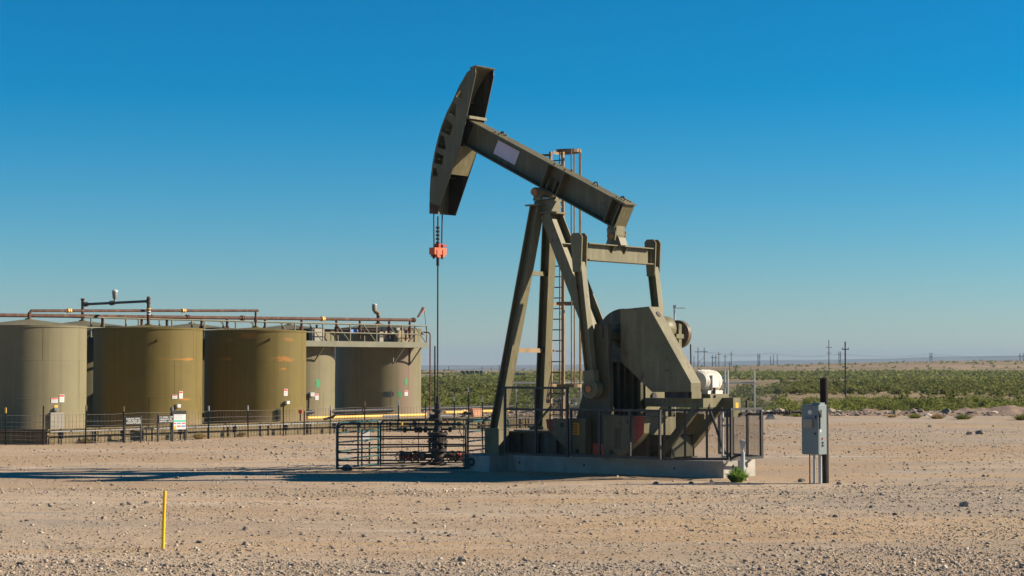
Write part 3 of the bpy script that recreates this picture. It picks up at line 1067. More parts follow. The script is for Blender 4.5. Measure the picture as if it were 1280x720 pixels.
# motor platform with sloping braces
mp = MB()
mp.bx(-2.55, -0.84, -0.62, -0.50, 1.79, 2.02)
mp.bx(-2.55, -0.84, 0.50, 0.62, 1.79, 2.02)
mp.bx(-0.84, -0.72, -0.62, 0.62, 1.785, 2.025)
mp.bx(-2.05, -1.93, -0.497, 0.497, 1.80, 2.0)
mp.bx(-2.0, -0.845, -0.497, 0.497, 2.0, 2.015)
mpf = mp.build('motor_platform', 'pump', pump)
tk = MB().bx(-0.715, -0.38, 0.30, 0.66, 1.52, 2.03)
tkb = tk.build('tension_beam', 'pump', mpf)
MB().bx(-0.376, -0.372, 0.40, 0.54, 1.72, 1.90).build('yellow_tag', 'yellow_tag', mpf)
MB().bx(-0.37, -0.30, 0.60, 0.95, 1.56, 1.64).bx(-0.36, -0.31, 0.88, 0.94, 1.50, 1.95).build('adjusting_screw', 'black', mpf)
for y in (-0.56, 0.56):
    MB().bar((-0.95, y, 1.80), (-2.1, y, 0.50), 0.10, 0.20, (0.7, 0, 0.7)).build('platform_brace', 'pump', mpf)
MB().bx(-1.40, -0.72, -0.28, 0.62, 2.027, 2.13).build('slide_rail', 'pump', mpf)

mo = MB()
mo.lathe([(0.0, -0.02), (0.12, -0.02), (0.24, 0.02), (0.27, 0.10), (0.28, 0.12), (0.275, 0.56), (0.285, 0.58), (0.285, 0.72), (0.25, 0.79), (0.15, 0.83), (0.0, 0.84)], (-1.08, -0.30, 2.46), (0, 1, 0), 30)
mot = mo.build('electric_motor', 'white', pump, smooth=True)
MB().bx(-0.86, -0.76, -0.10, 0.22, 2.30, 2.62).build('terminal_box', 'white', mot)
MB().bx(-1.32, -0.84, -0.2, 0.52, 2.13, 2.22).build('motor_foot', 'white', mot)
fins = MB()
for a in np.linspace(0.2, PI - 0.2, 9):
    ca, sa = math.cos(a), math.sin(a)
    fins.bar((-1.08 + 0.285 * ca, -0.14, 2.46 + 0.285 * sa), (-1.08 + 0.285 * ca, 0.30, 2.46 + 0.285 * sa), 0.012, 0.035, (ca, 0, sa))
fins.build('cooling_fins', 'white', mot)
rs = MB().lathe([(0.284, 0.0), (0.286, 0.02), (0.284, 0.05)], (-1.08, 0.30, 2.46), (0, 1, 0), 30, close=False)
rs.build('rust_band', 'rust_tan', mot, smooth=True)
MB().tube([(-0.80, 0.05, 2.30), (-0.79, 0.02, 2.12), (-0.70, -0.1, 2.06)], 0.035, 8).build('motor_lead', 'rubber', mot)

# ladder with safety cage beside the far leg
LX, LY = -7.06, 1.55
lad = bpy.data.objects.new('ladder', None)
COL.objects.link(lad)
lad.parent = pump
for dx in (-0.22, 0.22):
    MB().bar((LX + dx, LY, 0.6), (LX + dx, LY, 9.05), 0.065, 0.08, (0, 1, 0)).build('ladder_rail', 'rust_tan', lad)
rung_me = None
for k in range(27):
    z = 0.85 + k * 0.305
    if rung_me is None:
        o = MB().cyl((LX - 0.19, LY, 0), (LX + 0.19, LY, 0), 0.018, 6).build('rung', 'oily', lad)
        rung_me = o.data
        o.location.z = z
    else:
        o = bpy.data.objects.new('rung', rung_me)
        COL.objects.link(o)
        o.parent = lad
        o.location.z = z


def cage_pt(a):
    return (LX + 0.19 + 0.02 + 0.62 * math.sin(a) * 0.9 - 0.03, LY + 0.36 * math.cos(a) + 0.1)


for z in (2.30, 4.65, 6.49, 9.03):
    h = MB()
    pts = [(*cage_pt(a), z) for a in np.linspace(0, PI, 13)]
    for p, q in zip(pts, pts[1:]):
        h.bar(p, q, 0.012, 0.09)
    h.bar((LX - 0.19, LY + 0.46, z), (LX + 0.2, LY + 0.46, z), 0.012, 0.09)
    h.bar((LX - 0.19, LY + 0.06, z), (LX - 0.19, LY + 0.46, z), 0.012, 0.09)
    h.build('cage_hoop', 'rust_tan', lad)
for a in np.linspace(0.2, PI - 0.2, 5):
    x, y = cage_pt(a)
    MB().bar((x, y, 2.34), (x, y, 9.07), 0.035, 0.014, (0, 1, 0)).build('cage_bar', 'rust_tan', lad)
for z in (3.3, 6.2):
    f = (7.30 - z) / 6.18
    MB().bar((LX - 0.05, LY - 0.04, z), (-6.36 - 0.86 * f, 0.36 + 0.72 * f, z), 0.05, 0.05).build('ladder_bracket', 'rust_tan', lad)
MB().bar((LX - 0.19, LY, 8.95), (LX - 0.75, LY - 0.3, 8.95), 0.05, 0.06).build('ladder_bracket', 'pump', lad)
for (a, b) in (((-6.9, 1.5, 1.9), (-7.35, 0.7, 0.95)), ((-6.5, 0.55, 1.75), (-7.0, 0.1, 0.95))):
    MB().bar(a, b, 0.06, 0.06).build('ladder_strut', 'pump', lad)


# ------------------------------------------------------------------ guard fence of expanded metal round the pump
def guard_panel(name, label, p0, p1, z0, z1, nposts, mid=None, inner=0.6, frame='fence_frame', arms=True, group='mesh guard panels around the pump jack'):
    """A framed panel of diamond mesh from p0 to p1 (pump frame, plan)."""
    root = thing(name, label, 'guard panel', PUMP, ROT, group)
    p0, p1 = Vector((*p0, 0)), Vector((*p1, 0))
    L = (p1 - p0).length
    d = (p1 - p0).normalized()
    P = lambda t, z: p0 + d * t + Vector((0, 0, z))
    for z in [z0, z1] + ([mid] if mid else []):
        MB().bar(P(0, z), P(L, z), 0.05, 0.06).build('rail', frame, root)
    for k in range(nposts):
        t = L * k / (nposts - 1)
        t = min(max(t, 0.035), L - 0.035)
        MB().bar(P(t, z0 + 0.03), P(t, z1 - 0.03), 0.06, 0.055, d).build('post', frame, root)
        if arms and 0 < k < nposts - 1:
            q = P(t, z0 - 0.01)
            e = Vector((q.x, -0.72, 0.45))
            MB().bar(e, q, 0.05, 0.05).build('bracket_arm', frame, root)
    w = MB()
    nrm = d.cross(Vector((0, 0, 1)))
    H = z1 - z0
    cell_w, cell_h = 0.085, 0.055
    sl = cell_h / cell_w
    k = -H / sl
    while k < L:
        for sg in (1, -1):
            # the line z = sl*(t-k), mirrored for sg = -1
            t0, t1 = max(k, 0), min(k + H / sl, L)
            if t1 - t0 > 0.01:
                za, zb = sl * (t0 - k), sl * (t1 - k)
                if sg < 0:
                    za, zb = H - za, H - zb
                a, b = P(t0, z0 + za), P(t1, z0 + zb)
                w.tube([a, b], 0.0027, 3, cap=False)
        k += cell_w
    w.build('diamond_mesh', 'mesh_wire', root)['kind'] = 'stuff'
    return root


guard_panel('mesh_guard', 'tall black mesh guard panel by the near front leg of the pump jack', (-6.16, -2.05), (-4.0, -2.05), 0.50, 2.28, 3, 1.70)
guard_panel('mesh_guard', 'long low black mesh guard panel in front of the counterweights', (-3.95, -2.05), (-1.08, -2.05), 0.52, 1.72, 4)
guard_panel('mesh_guard', 'grey framed mesh guard gate under the motor platform, set at an angle', (-1.01, -2.06), (0.27, -0.98), 0.50, 1.74, 4, None, frame='galv_dark' if False else 'fence_frame', arms=False)
guard_panel('mesh_guard', 'sunlit mesh guard panel across the end of the concrete footing', (0.30, -0.96), (0.42, 0.40), 0.50, 1.76, 2, arms=False)
guard_panel('mesh_guard', 'rear mesh guard panel on the far side of the pump jack', (0.40, 0.46), (-1.9, 2.0), 0.50, 1.60, 4, arms=False)
ip = thing('guard_post', 'short grey ladder frame post inside the mesh guard corner', 'post', pl(0.05, -0.72, 0.42), ROT)
for dx in (-0.12, 0.12):
    MB().bar((dx, 0.0, 0.0), (dx, 0.0, 1.32), 0.04, 0.05, (0, 1, 0)).build('upright', 'galv', ip)
for z in (0.12, 0.92, 1.28):
    MB().bar((-0.1, 0, z), (0.1, 0, z), 0.04, 0.04).build('crossbar', 'galv', ip)

# conduit stub, power cable, weed at the end of the footing
c0 = gnd(928.5, 600)
cp = thing('conduit_pole', 'grey conduit stub with a round meter cap by the footing end', 'conduit', (c0.x, c0.y, 0))
MB().cyl((0, 0, -0.1), (0, 0, 0.70), 0.055, 12).build('conduit_sleeve', 'galv', cp, smooth=True)
MB().cyl((0, 0, 0.70), (0.0, 0, 0.86), 0.03, 10).build('conduit_pipe', 'galv', cp)
MB().cyl((0, -0.06, 0.92), (0, 0.10, 0.94), 0.075, 16).build('conduit_cap', 'galv', cp, smooth=True)
MB().box((0.0, 0.02, 0.84), (0.10, 0.09, 0.10)).build('junction_box', 'galv', cp)
ca = [pl(-0.78, -0.25, 2.0), pl(-0.70, -0.35, 1.75), pl(-0.42, -0.40, 1.15), pl(-0.25, -0.45, 0.75), pl(-0.02, -0.5, 0.55), pl(0.25, -0.5, 0.50)]
ca += [at(915, 573, 50.9), at(923, 569, 50.4), Vector((c0.x, c0.y, 0.60))]


def smooth_pts(pts, n=6):
    out = []
    for i in range(len(pts) - 1):
        p0, p1, p2, p3 = pts[max(i - 1, 0)], pts[i], pts[i + 1], pts[min(i + 2, len(pts) - 1)]
        for k in range(n):
            t = k / n
            out.append(0.5 * ((2 * p1) + (p2 - p0) * t + (2 * p0 - 5 * p1 + 4 * p2 - p3) * t * t + (3 * p1 - p0 - 3 * p2 + p3) * t ** 3))
    out.append(pts[-1])
    return out


tag(MB().tube(smooth_pts([Vector(p) for p in ca]), 0.035, 8).build('power_cable', 'rubber', smooth=True),
    'thick dark power cable looping from the motor platform to the conduit stub', 'cable')


def weed(name, label, loc, r, h, n, mat, group=None, spread=0.7):
    mb = MB()
    for k in range(n):
        a, q = random.uniform(0, 2 * PI), random.uniform(0, 1) ** 0.7
        bx_, by_ = math.cos(a) * r * 0.35 * q, math.sin(a) * r * 0.35 * q
        hh = h * random.uniform(0.5, 1.0) * (1.1 - 0.5 * q)
        ex, ey = math.cos(a) * r * q, math.sin(a) * r * q
        w = random.uniform(0.006, 0.013) * (1 + h)
        tx, ty = -math.sin(a + random.uniform(-1, 1)) * w, math.cos(a + random.uniform(-1, 1)) * w
        m1 = (bx_ + (ex - bx_) * 0.45, by_ + (ey - by_) * 0.45, hh * 0.65)
        mb.add([(bx_ - tx, by_ - ty, -0.02), (bx_ + tx, by_ + ty, -0.02), (m1[0] + tx, m1[1] + ty, m1[2]), (m1[0] - tx, m1[1] - ty, m1[2]), (ex, ey, hh)],
               [(0, 1, 2, 3), (3, 2, 4)])
        for _ in range(2):
            t = random.uniform(0.35, 0.95)
            px_, py_, pz = bx_ + (ex - bx_) * t, by_ + (ey - by_) * t, hh * t
            l = random.uniform(0.03, 0.07) * (0.6 + h)
            b = random.uniform(0, 2 * PI)
            mb.add([(px_, py_, pz), (px_ + math.cos(b) * l + 0.01, py_ + math.sin(b) * l, pz + l * 0.5), (px_ + math.cos(b) * l, py_ + math.sin(b) * l + 0.012, pz + l * 0.7)], [(0, 1, 2)])
    me = bpy.data.meshes.new(name)
    me.from_pydata(mb.v, [], mb.f)
    o = link(name, me, mat, None, loc)
    return tag(o, label, 'weed', group)


w0 = gnd(921, 603)
weed('weed', 'bright green weed tuft at the sunlit end of the concrete footing', (w0.x, w0.y, 0), 0.34, 0.42, 420, 'weed')

# ------------------------------------------------------------------ wellhead
W = pl(-10.23, 0, 0)
wh = thing('wellhead', 'oily dark wellhead with red valves and handwheels behind the pipe gates', 'wellhead', W, 0)
wb = MB()
wb.lathe([(0.26, 0.0), (0.26, 0.06), (0.19, 0.08), (0.19, 0.34), (0.27, 0.36), (0.27, 0.46), (0.17, 0.48), (0.17, 0.62), (0.30, 0.64), (0.30, 0.70),
          (0.21, 0.71), (0.21, 0.86), (0.30, 0.87), (0.30, 0.93), (0.13, 0.95), (0.11, 1.10)], (0, 0, 0), (0, 0, 1), 24)
wb.build('casing_head', 'oily', wh, smooth=True)
MB().lathe([(0.09, 1.10), (0.09, 1.25), (0.15, 1.27), (0.15, 1.33), (0.09, 1.35), (0.09, 1.52), (0.17, 1.54), (0.17, 1.60), (0.10, 1.62), (0.09, 1.78), (0.05, 1.80), (0.05, 1.98)],
           (0, 0, 0), (0, 0, 1), 18).build('stuffing_box', 'oily', wh, smooth=True)
bo = MB()
for k in range(12):
    a = 2 * PI * k / 12
    for z in (0.40, 0.60, 0.80):
        bo.cyl((0.25 * math.cos(a), 0.25 * math.sin(a), z), (0.25 * math.cos(a), 0.25 * math.sin(a), z + 0.18), 0.022, 6)
bo.build('flange_studs', 'oily', wh)['kind'] = 'stuff'
for sgn, offs in ((-1, (0.36, 0.56, 0.76, 0.95)), (1, (0.36, 0.55, 0.74))):
    fx = MB().cyl((sgn * 0.17, 0, 0.24), (sgn * (1.12 if sgn < 0 else 0.95), 0, 0.24), 0.055, 12)
    fx.build('side_outlet', 'oily', wh)
    for i, dx in enumerate(offs):
        vm = ('rust_tan', 'orange', 'orange', 'valve_red')[i] if sgn < 0 else ('rust_tan', 'valve_red', 'orange')[i]
        MB().lathe([(0.10, -0.02), (0.10, 0.02)], (sgn * dx, 0, 0.24), (1, 0, 0), 18).build('flange', 'oily', wh, smooth=True)
        v_ = MB().lathe([(0.06, -0.08), (0.095, -0.06), (0.105, 0.0), (0.095, 0.06), (0.06, 0.08)], (sgn * (dx + 0.09), 0, 0.24), (1, 0, 0), 18).build('gate_valve', vm, wh, smooth=True)
        if i in (1, 3) or (sgn > 0 and i == 0):
            hw_ = MB()
            hc = Vector((sgn * (dx + 0.08), -0.30, 0.24))
            hw_.torus(hc, (0, 1, 0), 0.165, 0.014, 22, 6)
            for k in range(3):
                a = PI * k / 3 + 0.3
                e = Vector((math.cos(a), 0, math.sin(a))) * 0.16
                hw_.bar(hc - e, hc + e, 0.02, 0.015, (0, 1, 0))
            hw_.cyl(hc, hc + Vector((0, 0.2, 0)), 0.02, 8)
            hw_.build('handwheel', 'oily', v_)
fp = MB().cyl((-0.12, 0, 1.02), (-1.30, 0, 1.0), 0.035, 10)
flp = fp.build('flow_pipe', 'oily', wh)
MB().cyl((-0.95, 0, 1.003), (-1.28, 0, 0.998), 0.042, 10).build('white_pipe_sleeve', 'sign_white', wh)
for dx in (-0.35, -0.62, -0.95, -0.5):
    MB().lathe([(0.05, -0.06), (0.085, -0.04), (0.085, 0.04), (0.05, 0.06)], (dx, 0, 1.01), (1, 0, 0), 14).build('pipe_valve', 'oily', flp, smooth=True)
MB().cyl((-0.78, 0, 1.0), (-0.80, 0, 1.16), 0.02, 8).build('valve_stem', 'oily', flp)
MB().cyl((0.1, 0, 1.02), (0.42, 0, 1.02), 0.03, 10).build('flow_pipe', 'oily', wh)
MB().lathe([(0.06, -0.05), (0.09, 0), (0.06, 0.05)], (0.36, 0, 1.02), (1, 0, 0), 14).build('pipe_valve', 'oily', wh, smooth=True)
MB().tube([(0.1, 0, 1.28), (0.26, -0.02, 1.30), (0.34, -0.02, 1.12)], 0.025, 8).build('bleed_line', 'rust', wh)
gg = MB().cyl((0.62, -0.05, 1.18), (0.62, 0.0, 1.18), 0.07, 16)
gau = gg.build('pressure_gauge', 'rust_tan', wh, smooth=True)
MB().tube([(0.62, 0, 1.12), (0.64, 0, 0.98), (0.72, 0, 0.80)], 0.016, 6).build('gauge_line', 'oily', wh)
MB().bx(-0.24, -0.08, -0.10, 0.10, 1.26, 1.46).build('side_block', 'oily', wh)
MB().tube([(0.02, 0, 0.3), (-0.18, -0.25, 0.1), (-0.55, -0.3, -0.02)], 0.04, 8).build('drain_pipe', 'oily', wh)


# ------------------------------------------------------------------ pipe gates round the wellhead
def pipe_gate(label, a, b, zs, verts, mat, r=0.022, lift=0.02):
    root = thing('pipe_gate', label, 'gate', (a.x, a.y, 0), 0, 'tubular farm gates around the wellhead')
    A, B = Vector((0, 0, 0)), Vector((b.x - a.x, b.y - a.y, 0))
    d = B.normalized()
    L = B.length
    P = lambda t, z: d * t + Vector((0, 0, z + lift))
    top, rc = zs[0], 0.16
    pts = [P(0, 0.0), P(0, top - rc)]
    for k in range(1, 6):
        q = k / 6 * PI / 2
        pts.append(P(rc - rc * math.cos(q), top - rc + rc * math.sin(q)))
    pts += [P(rc, top), P(L - rc, top)]
    for k in range(1, 6):
        q = k / 6 * PI / 2
        pts.append(P(L - rc + rc * math.sin(q), top - rc + rc * math.cos(q)))
    pts += [P(L, top - rc), P(L, 0.0)]
    MB().tube(pts, r * 1.25, 8).build('outer_frame', mat, root, smooth=True)
    for z in zs[1:]:
        MB().tube([P(0, z), P(L, z)], r, 7).build('rail', mat, root, smooth=True)
    for t in verts:
        MB().bar(P(t * L, 0.02), P(t * L, top), 0.045, 0.012, d).build('upright', mat, root)
    return root


ga, gb = gnd(422, 588), gnd(582, 587.5)
gc, gd = gnd(473, 581.5), gnd(632, 579)
zs6 = (1.27, 1.0, 0.74, 0.50, 0.27, 0.03)
ng = pipe_gate('near dark pipe gate facing the camera in front of the red valves', ga, gb, (1.25, 0.90, 0.68, 0.47, 0.25, 0.03), (0.335, 0.50), 'gate_dark')
MB().cyl(Vector((1.76, 0, 1.24)), Vector((1.76, 0, 1.31)), 0.03, 8).build('yellow_latch', 'yellow', ng)
pipe_gate('short green pipe gate closing the left side of the wellhead pen', ga + Vector((-0.03, 0.06, 0)), gc + Vector((0, -0.06, 0)), zs6, (0.5,), 'gate')
bk_ = pipe_gate('far dark pipe gate behind the wellhead, nearest the tanks', gc + Vector((0.06, 0, 0)), gd, zs6, (0.02, 0.30, 0.66), 'gate_dark')
pipe_gate('green pipe gate on the right of the wellhead by the leg', gb + Vector((0.06, 0.04, 0)), gd + Vector((0.08, -0.1, 0)), (1.30, 1.02, 0.76, 0.50, 0.27, 0.05), (0.62,), 'gate')
ws = gnd(457, 583)
wsn = thing('notice_board', 'small blank white notice on a black frame inside the pipe gates', 'sign', (ws.x, ws.y, 0), 0.5)
for dx in (-0.12, 0.12):
    MB().bar((dx, 0, 0), (dx, 0, 1.02), 0.035, 0.035, (0, 1, 0)).build('sign_post', 'black', wsn)
MB().bx(-0.14, 0.14, -0.015, 0.015, 0.92, 1.06).build('sign_frame', 'black', wsn)
MB().bx(-0.11, 0.12, -0.03, -0.018, 0.70, 1.0).build('white_board', 'sign_white', wsn)
MB().bar((-0.12, 0, 0.18), (0.12, 0, 0.18), 0.03, 0.03).build('crossbar', 'black', wsn)
cb_ = gnd(433, 588)
tag(MB().lathe([(0, 0.0), (0.16, 0.0), (0.14, 0.10), (0.06, 0.16), (0, 0.17)], (0, 0, 0), (0, 0, 1), 12).build('dirt_clod', 'rock', loc=(cb_.x, cb_.y + 0.3, -0.01)),
    'dark clod at the foot of the left green pipe gate', 'clod')

# hanging hose by the near leg
hz = [gnd(604, 578) + Vector((0, 0.2, 0.02)), at(603, 545, 55.3), at(603, 530, 55.2), at(608, 523, 55.1), at(618, 518, 55.0)]
tag(MB().tube(smooth_pts(hz), 0.02, 7).build('hose', 'rubber', smooth=True), 'thin black hose hanging in front of the near leg by the green gate', 'hose')

# ------------------------------------------------------------------ electrical cabinet on its post
eb = gnd(1031, 604)
ec = thing('electrical_cabinet', 'grey blue electrical cabinet on a short wooden post right of the pump', 'cabinet', (eb.x, eb.y, 0), ROT)
post = MB().tube([(0, 0, -0.2), (0.0, 0, 1.2), (-0.01, 0, 2.56)], [0.105, 0.10, 0.098], 14)
post.build('wooden_post', 'wood', ec, smooth=True)
cab = MB().bx(-0.34, 0.13, -0.50, -0.12, 0.71, 1.92).build('cabinet_body', 'cabinet', ec, bevel=0.012)
MB().bx(-0.335, 0.125, -0.525, -0.502, 0.73, 1.90).build('cabinet_door', 'cabinet', ec, bevel=0.006)
MB().bx(-0.12, 0.10, -0.40, -0.16, 1.92, 1.97).build('conduit_hub', 'cabinet', ec)
MB().bx(-0.26, -0.02, -0.60, -0.527, 1.36, 1.58).build('meter_box', 'hatch', ec, bevel=0.01)
MB().cyl((-0.10, -0.54, 1.74), (-0.10, -0.527, 1.74), 0.055, 14).build('round_sticker', 'sign_white', ec)
MB().bx(0.04, 0.075, -0.545, -0.527, 1.58, 1.66).build('latch', 'black', ec)
MB().cyl((0.04, -0.54, 1.22), (0.04, -0.527, 1.22), 0.03, 10).build('lock', 'black', ec)
hd = MB().bar((0.15, -0.44, 1.62), (0.17, -0.47, 1.80), 0.03, 0.05)
hd.build('switch_handle', 'rust_tan', ec)
MB().bx(0.132, 0.15, -0.49, -0.45, 1.34, 1.66).build('switch_plate', 'black', ec)
for (z, m_) in ((1.10, 'sign_red'), (1.00, 'black'), (0.93, 'black')):
    MB().cyl((0.132, -0.34, z), (0.155, -0.34, z), 0.026, 10).build('push_button', m_, ec)
MB().bx(0.132, 0.138, -0.46, -0.40, 1.26, 1.32).build('small_label', 'sign_white', ec)
for (x, y, r, m_, z0) in ((-0.20, -0.38, 0.014, 'oily', -0.1), (-0.12, -0.30, 0.03, 'galv', -0.1), (0.02, -0.26, 0.045, 'galv', -0.1)):
    MB().cyl((x, y, z0), (x, y, 0.71), r, 10).build('conduit', m_, ec, smooth=True)

# ------------------------------------------------------------------ yellow marker stake
sk = gnd(203.5, 686)
stk = MB().tube([(0, 0, -0.15), (0.012, 0, 0.45), (0.026, 0, 0.90)], 0.026, 12).build('marker_stake', 'yellow', None, smooth=True, loc=(sk.x, sk.y, 0))
tag(stk, 'bright yellow marker stake standing in the gravel', 'marker stake')

# ------------------------------------------------------------------ storage tanks
R_T, H_T = 2.36, 4.50
PIPE_Z = 5.0


def tank_hit(c, px, py, r):
    """Where the sight line through a photo pixel meets a tank's wall."""
    d = ray(px, py)
    ox, oy = -c[0], -c[1]
    a = d.x ** 2 + d.y ** 2
    b = 2 * (ox * d.x + oy * d.y)
    cc = ox * ox + oy * oy - r * r
    t = (-b - math.sqrt(max(0.0, b * b - 4 * a * cc))) / (2 * a)
    return Vector((d.x * t, d.y * t, CAM_H + d.z * t))


def patch(c, px, py, w, h, r, th=0.012):
    """A thin plate lying on the tank wall, centred at a photo pixel; w and h in metres."""
    p = tank_hit(c, px, py, r)
    a0 = math.atan2(p.y - c[1], p.x - c[0])
    mb = MB()
    n = 4
    vs, fs = [], []
    for rr in (r + 0.002, r + 0.002 + th):
        for k in range(n + 1):
            a = a0 + (k / n - 0.5) * w / r
            for z in (p.z - h / 2, p.z + h / 2):
                vs.append((rr * math.cos(a), rr * math.sin(a), z))
    m2 = 2 * (n + 1)
    for k in range(n):
        i = 2 * k
        fs += [(m2 + i, m2 + i + 2, m2 + i + 3, m2 + i + 1), (i, i + 1, i + 3, i + 2), (i, i + 2, m2 + i + 2, m2 + i), (i + 1, m2 + i + 1, m2 + i + 3, i + 3)]
    fs += [(0, m2, m2 + 1, 1), (m2 - 2, m2 - 1, 2 * m2 - 1, 2 * m2 - 2)]
    return mb.add(vs, fs)


def placard(c, px, py, w, h, r, parent, red=True):
    pb = patch(c, px, py, w, h, r).build('warning_placard', 'sign_white', parent)
    p = tank_hit(c, px, py, r)
    k = HOR
    ppm = F_PX / p.y
    if red:
        patch(c, px, py - ppm * h * 0.33, w * 0.86, h * 0.24, r, 0.016).build('red_header', 'sign_red', pb)
    for i in range(2):
        patch(c, px, py + ppm * h * (0.02 + 0.22 * i), w * 0.7, h * 0.06, r, 0.015).build('print_line', 'sign_grey', pb)


TAN, OLV = (0.182, 0.160, 0.094), (0.140, 0.106, 0.030)
TC = dict(t1=(-20.07, 83.1), t2=(-16.0, 88.0), t3=(-12.0, 93.6), b1=(-19.97, 93.0), b2=(-15.76, 98.5), b3=(-11.57, 104.0), b4=(-7.36, 110.1))


def spot(c, px, py, rx, rz, k):
    p = tank_hit(c, px, py, R_T)
    return ((p.x - c[0], p.y - c[1], p.z), rx, rz, k)


def storage_tank(label, c, mat, h=H_T, seams=(1.55, 3.1), nozzle=None, rise=0.30):
    root = thing('storage_tank', label, 'storage tank', (c[0], c[1], 0), 0, 'steel oil storage tanks in the battery')
    sh = MB().lathe([(R_T + 0.03, -0.1), (R_T + 0.03, 0.06), (R_T, 0.065), (R_T, h - 0.06), (R_T + 0.03, h - 0.055), (R_T + 0.03, h)], n=96, close=False)
    sh.build('shell', mat, root, smooth=True)
    rf = MB().lathe([(R_T + 0.028, h + 0.003), (R_T + 0.028, h + 0.02), (R_T * 0.6, h + rise * 0.47), (0.16, h + rise), (0.16, h + rise + 0.05), (0.0, h + rise + 0.05)], n=24, close=False)
    roof = rf.build('roof', mat, root)
    for z in seams:
        MB().lathe([(R_T + 0.001, z - 0.012), (R_T + 0.006, z), (R_T + 0.001, z + 0.012)], n=96, close=False).build('weld_seam', mat, root, smooth=True)
    for k, (z0, z1) in enumerate(zip((0.07,) + tuple(seams), tuple(seams) + (h - 0.07,))):
        for j in range(5):
            a = 2 * PI * (j + 0.37 * k + 0.13 * c[0]) / 5
            MB().box(((R_T + 0.002) * math.cos(a), (R_T + 0.002) * math.sin(a), (z0 + z1) / 2), (0.006, 0.022, z1 - z0 - 0.03), a).build('plate_joint', mat, root)
    if nozzle:
        p = tank_hit(c, *nozzle, R_T) - Vector((c[0], c[1], 0))
        d = Vector((p.x, p.y, 0)).normalized()
        q = Vector((p.x, p.y, p.z))
        nb = MB().cyl(q - d * 0.02, q + d * 0.22, 0.055, 12).cyl(q + d * 0.20, q + d * 0.25, 0.10, 12)
        nb.build('nozzle', mat, root)
    return root


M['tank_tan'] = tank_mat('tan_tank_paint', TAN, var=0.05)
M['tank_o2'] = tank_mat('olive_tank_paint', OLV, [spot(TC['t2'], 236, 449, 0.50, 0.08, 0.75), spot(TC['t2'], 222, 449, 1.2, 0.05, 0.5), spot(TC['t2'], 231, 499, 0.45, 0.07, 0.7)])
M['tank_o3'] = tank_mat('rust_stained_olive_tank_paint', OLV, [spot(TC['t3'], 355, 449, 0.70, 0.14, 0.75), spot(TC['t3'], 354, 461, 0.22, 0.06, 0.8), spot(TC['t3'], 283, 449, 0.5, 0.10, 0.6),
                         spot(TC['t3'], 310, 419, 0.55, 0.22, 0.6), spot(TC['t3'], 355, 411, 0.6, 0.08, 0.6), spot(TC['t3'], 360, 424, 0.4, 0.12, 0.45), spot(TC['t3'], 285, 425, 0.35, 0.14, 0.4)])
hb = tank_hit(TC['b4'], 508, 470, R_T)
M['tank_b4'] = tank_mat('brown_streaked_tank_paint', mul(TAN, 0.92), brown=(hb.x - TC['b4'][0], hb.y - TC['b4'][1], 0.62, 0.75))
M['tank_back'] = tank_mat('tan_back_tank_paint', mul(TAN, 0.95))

t1 = storage_tank('pale tan storage tank at the left edge with a grey hatch low on its side', TC['t1'], 'tank_tan')
t2 = storage_tank('olive storage tank second from the left, one thin orange rust streak', TC['t2'], 'tank_o2', nozzle=(198, 425), rise=0.17)
t3 = storage_tank('olive storage tank with wide orange rust stains, right of the white sign', TC['t3'], 'tank_o3', nozzle=(338, 424), rise=0.17)
b1 = storage_tank('tan tank in the back row, only its roof showing between two front tanks', TC['b1'], 'tank_back', 4.66)
b2 = storage_tank('tan tank in the back row behind the rust stained olive tank', TC['b2'], 'tank_back', 4.66)
b3 = storage_tank('narrow visible tan tank with one green patch under the catwalk', TC['b3'], 'tank_back', 4.72)
b4 = storage_tank('tan tank with brown streaks at the right end of the catwalk', TC['b4'], 'tank_b4', 4.90)

placard(TC['t1'], 68, 500.5, 0.29, 0.20, R_T, t1)
placard(TC['t1'], 77.2, 498, 0.23, 0.31, R_T, t1)
patch(TC['t1'], 70, 508, 0.16, 0.10, R_T).build('yellow_tag', 'yellow_pipe', t1)
patch(TC['t1'], 69.5, 511.5, 0.18, 0.11, R_T, 0.10).build('gauge_box', 'cabinet', t1)
hp = tank_hit(TC['t1'], 70.5, 530, R_T)
hn = Vector((hp.x - TC['t1'][0], hp.y - TC['t1'][1], 0))
ha = math.atan2(hn.y, hn.x)
hd_ = hn.normalized() * (R_T - 0.20)
MB().box((hd_.x, hd_.y, 0.62), (0.55, 0.62, 0.72), ha).build('side_hatch', 'hatch', t1, bevel=0.01)
placard(TC['t2'], 218.3, 496, 0.24, 0.17, R_T, t2)
placard(TC['t2'], 226, 493.5, 0.20, 0.32, R_T, t2)
patch(TC['t2'], 221.5, 507.3, 0.16, 0.14, R_T, 0.16).build('gauge_box', 'sign_white', t2)
placard(TC['t3'], 357, 490.5, 0.22, 0.32, R_T, t3, True)
patch(TC['t3'], 357.8, 503, 0.16, 0.14, R_T, 0.16).build('gauge_box', 'sign_white', t3)
patch(TC['t3'], 348, 518.5, 0.13, 0.55, R_T, 0.10).build('level_pipe', 'black', t3)


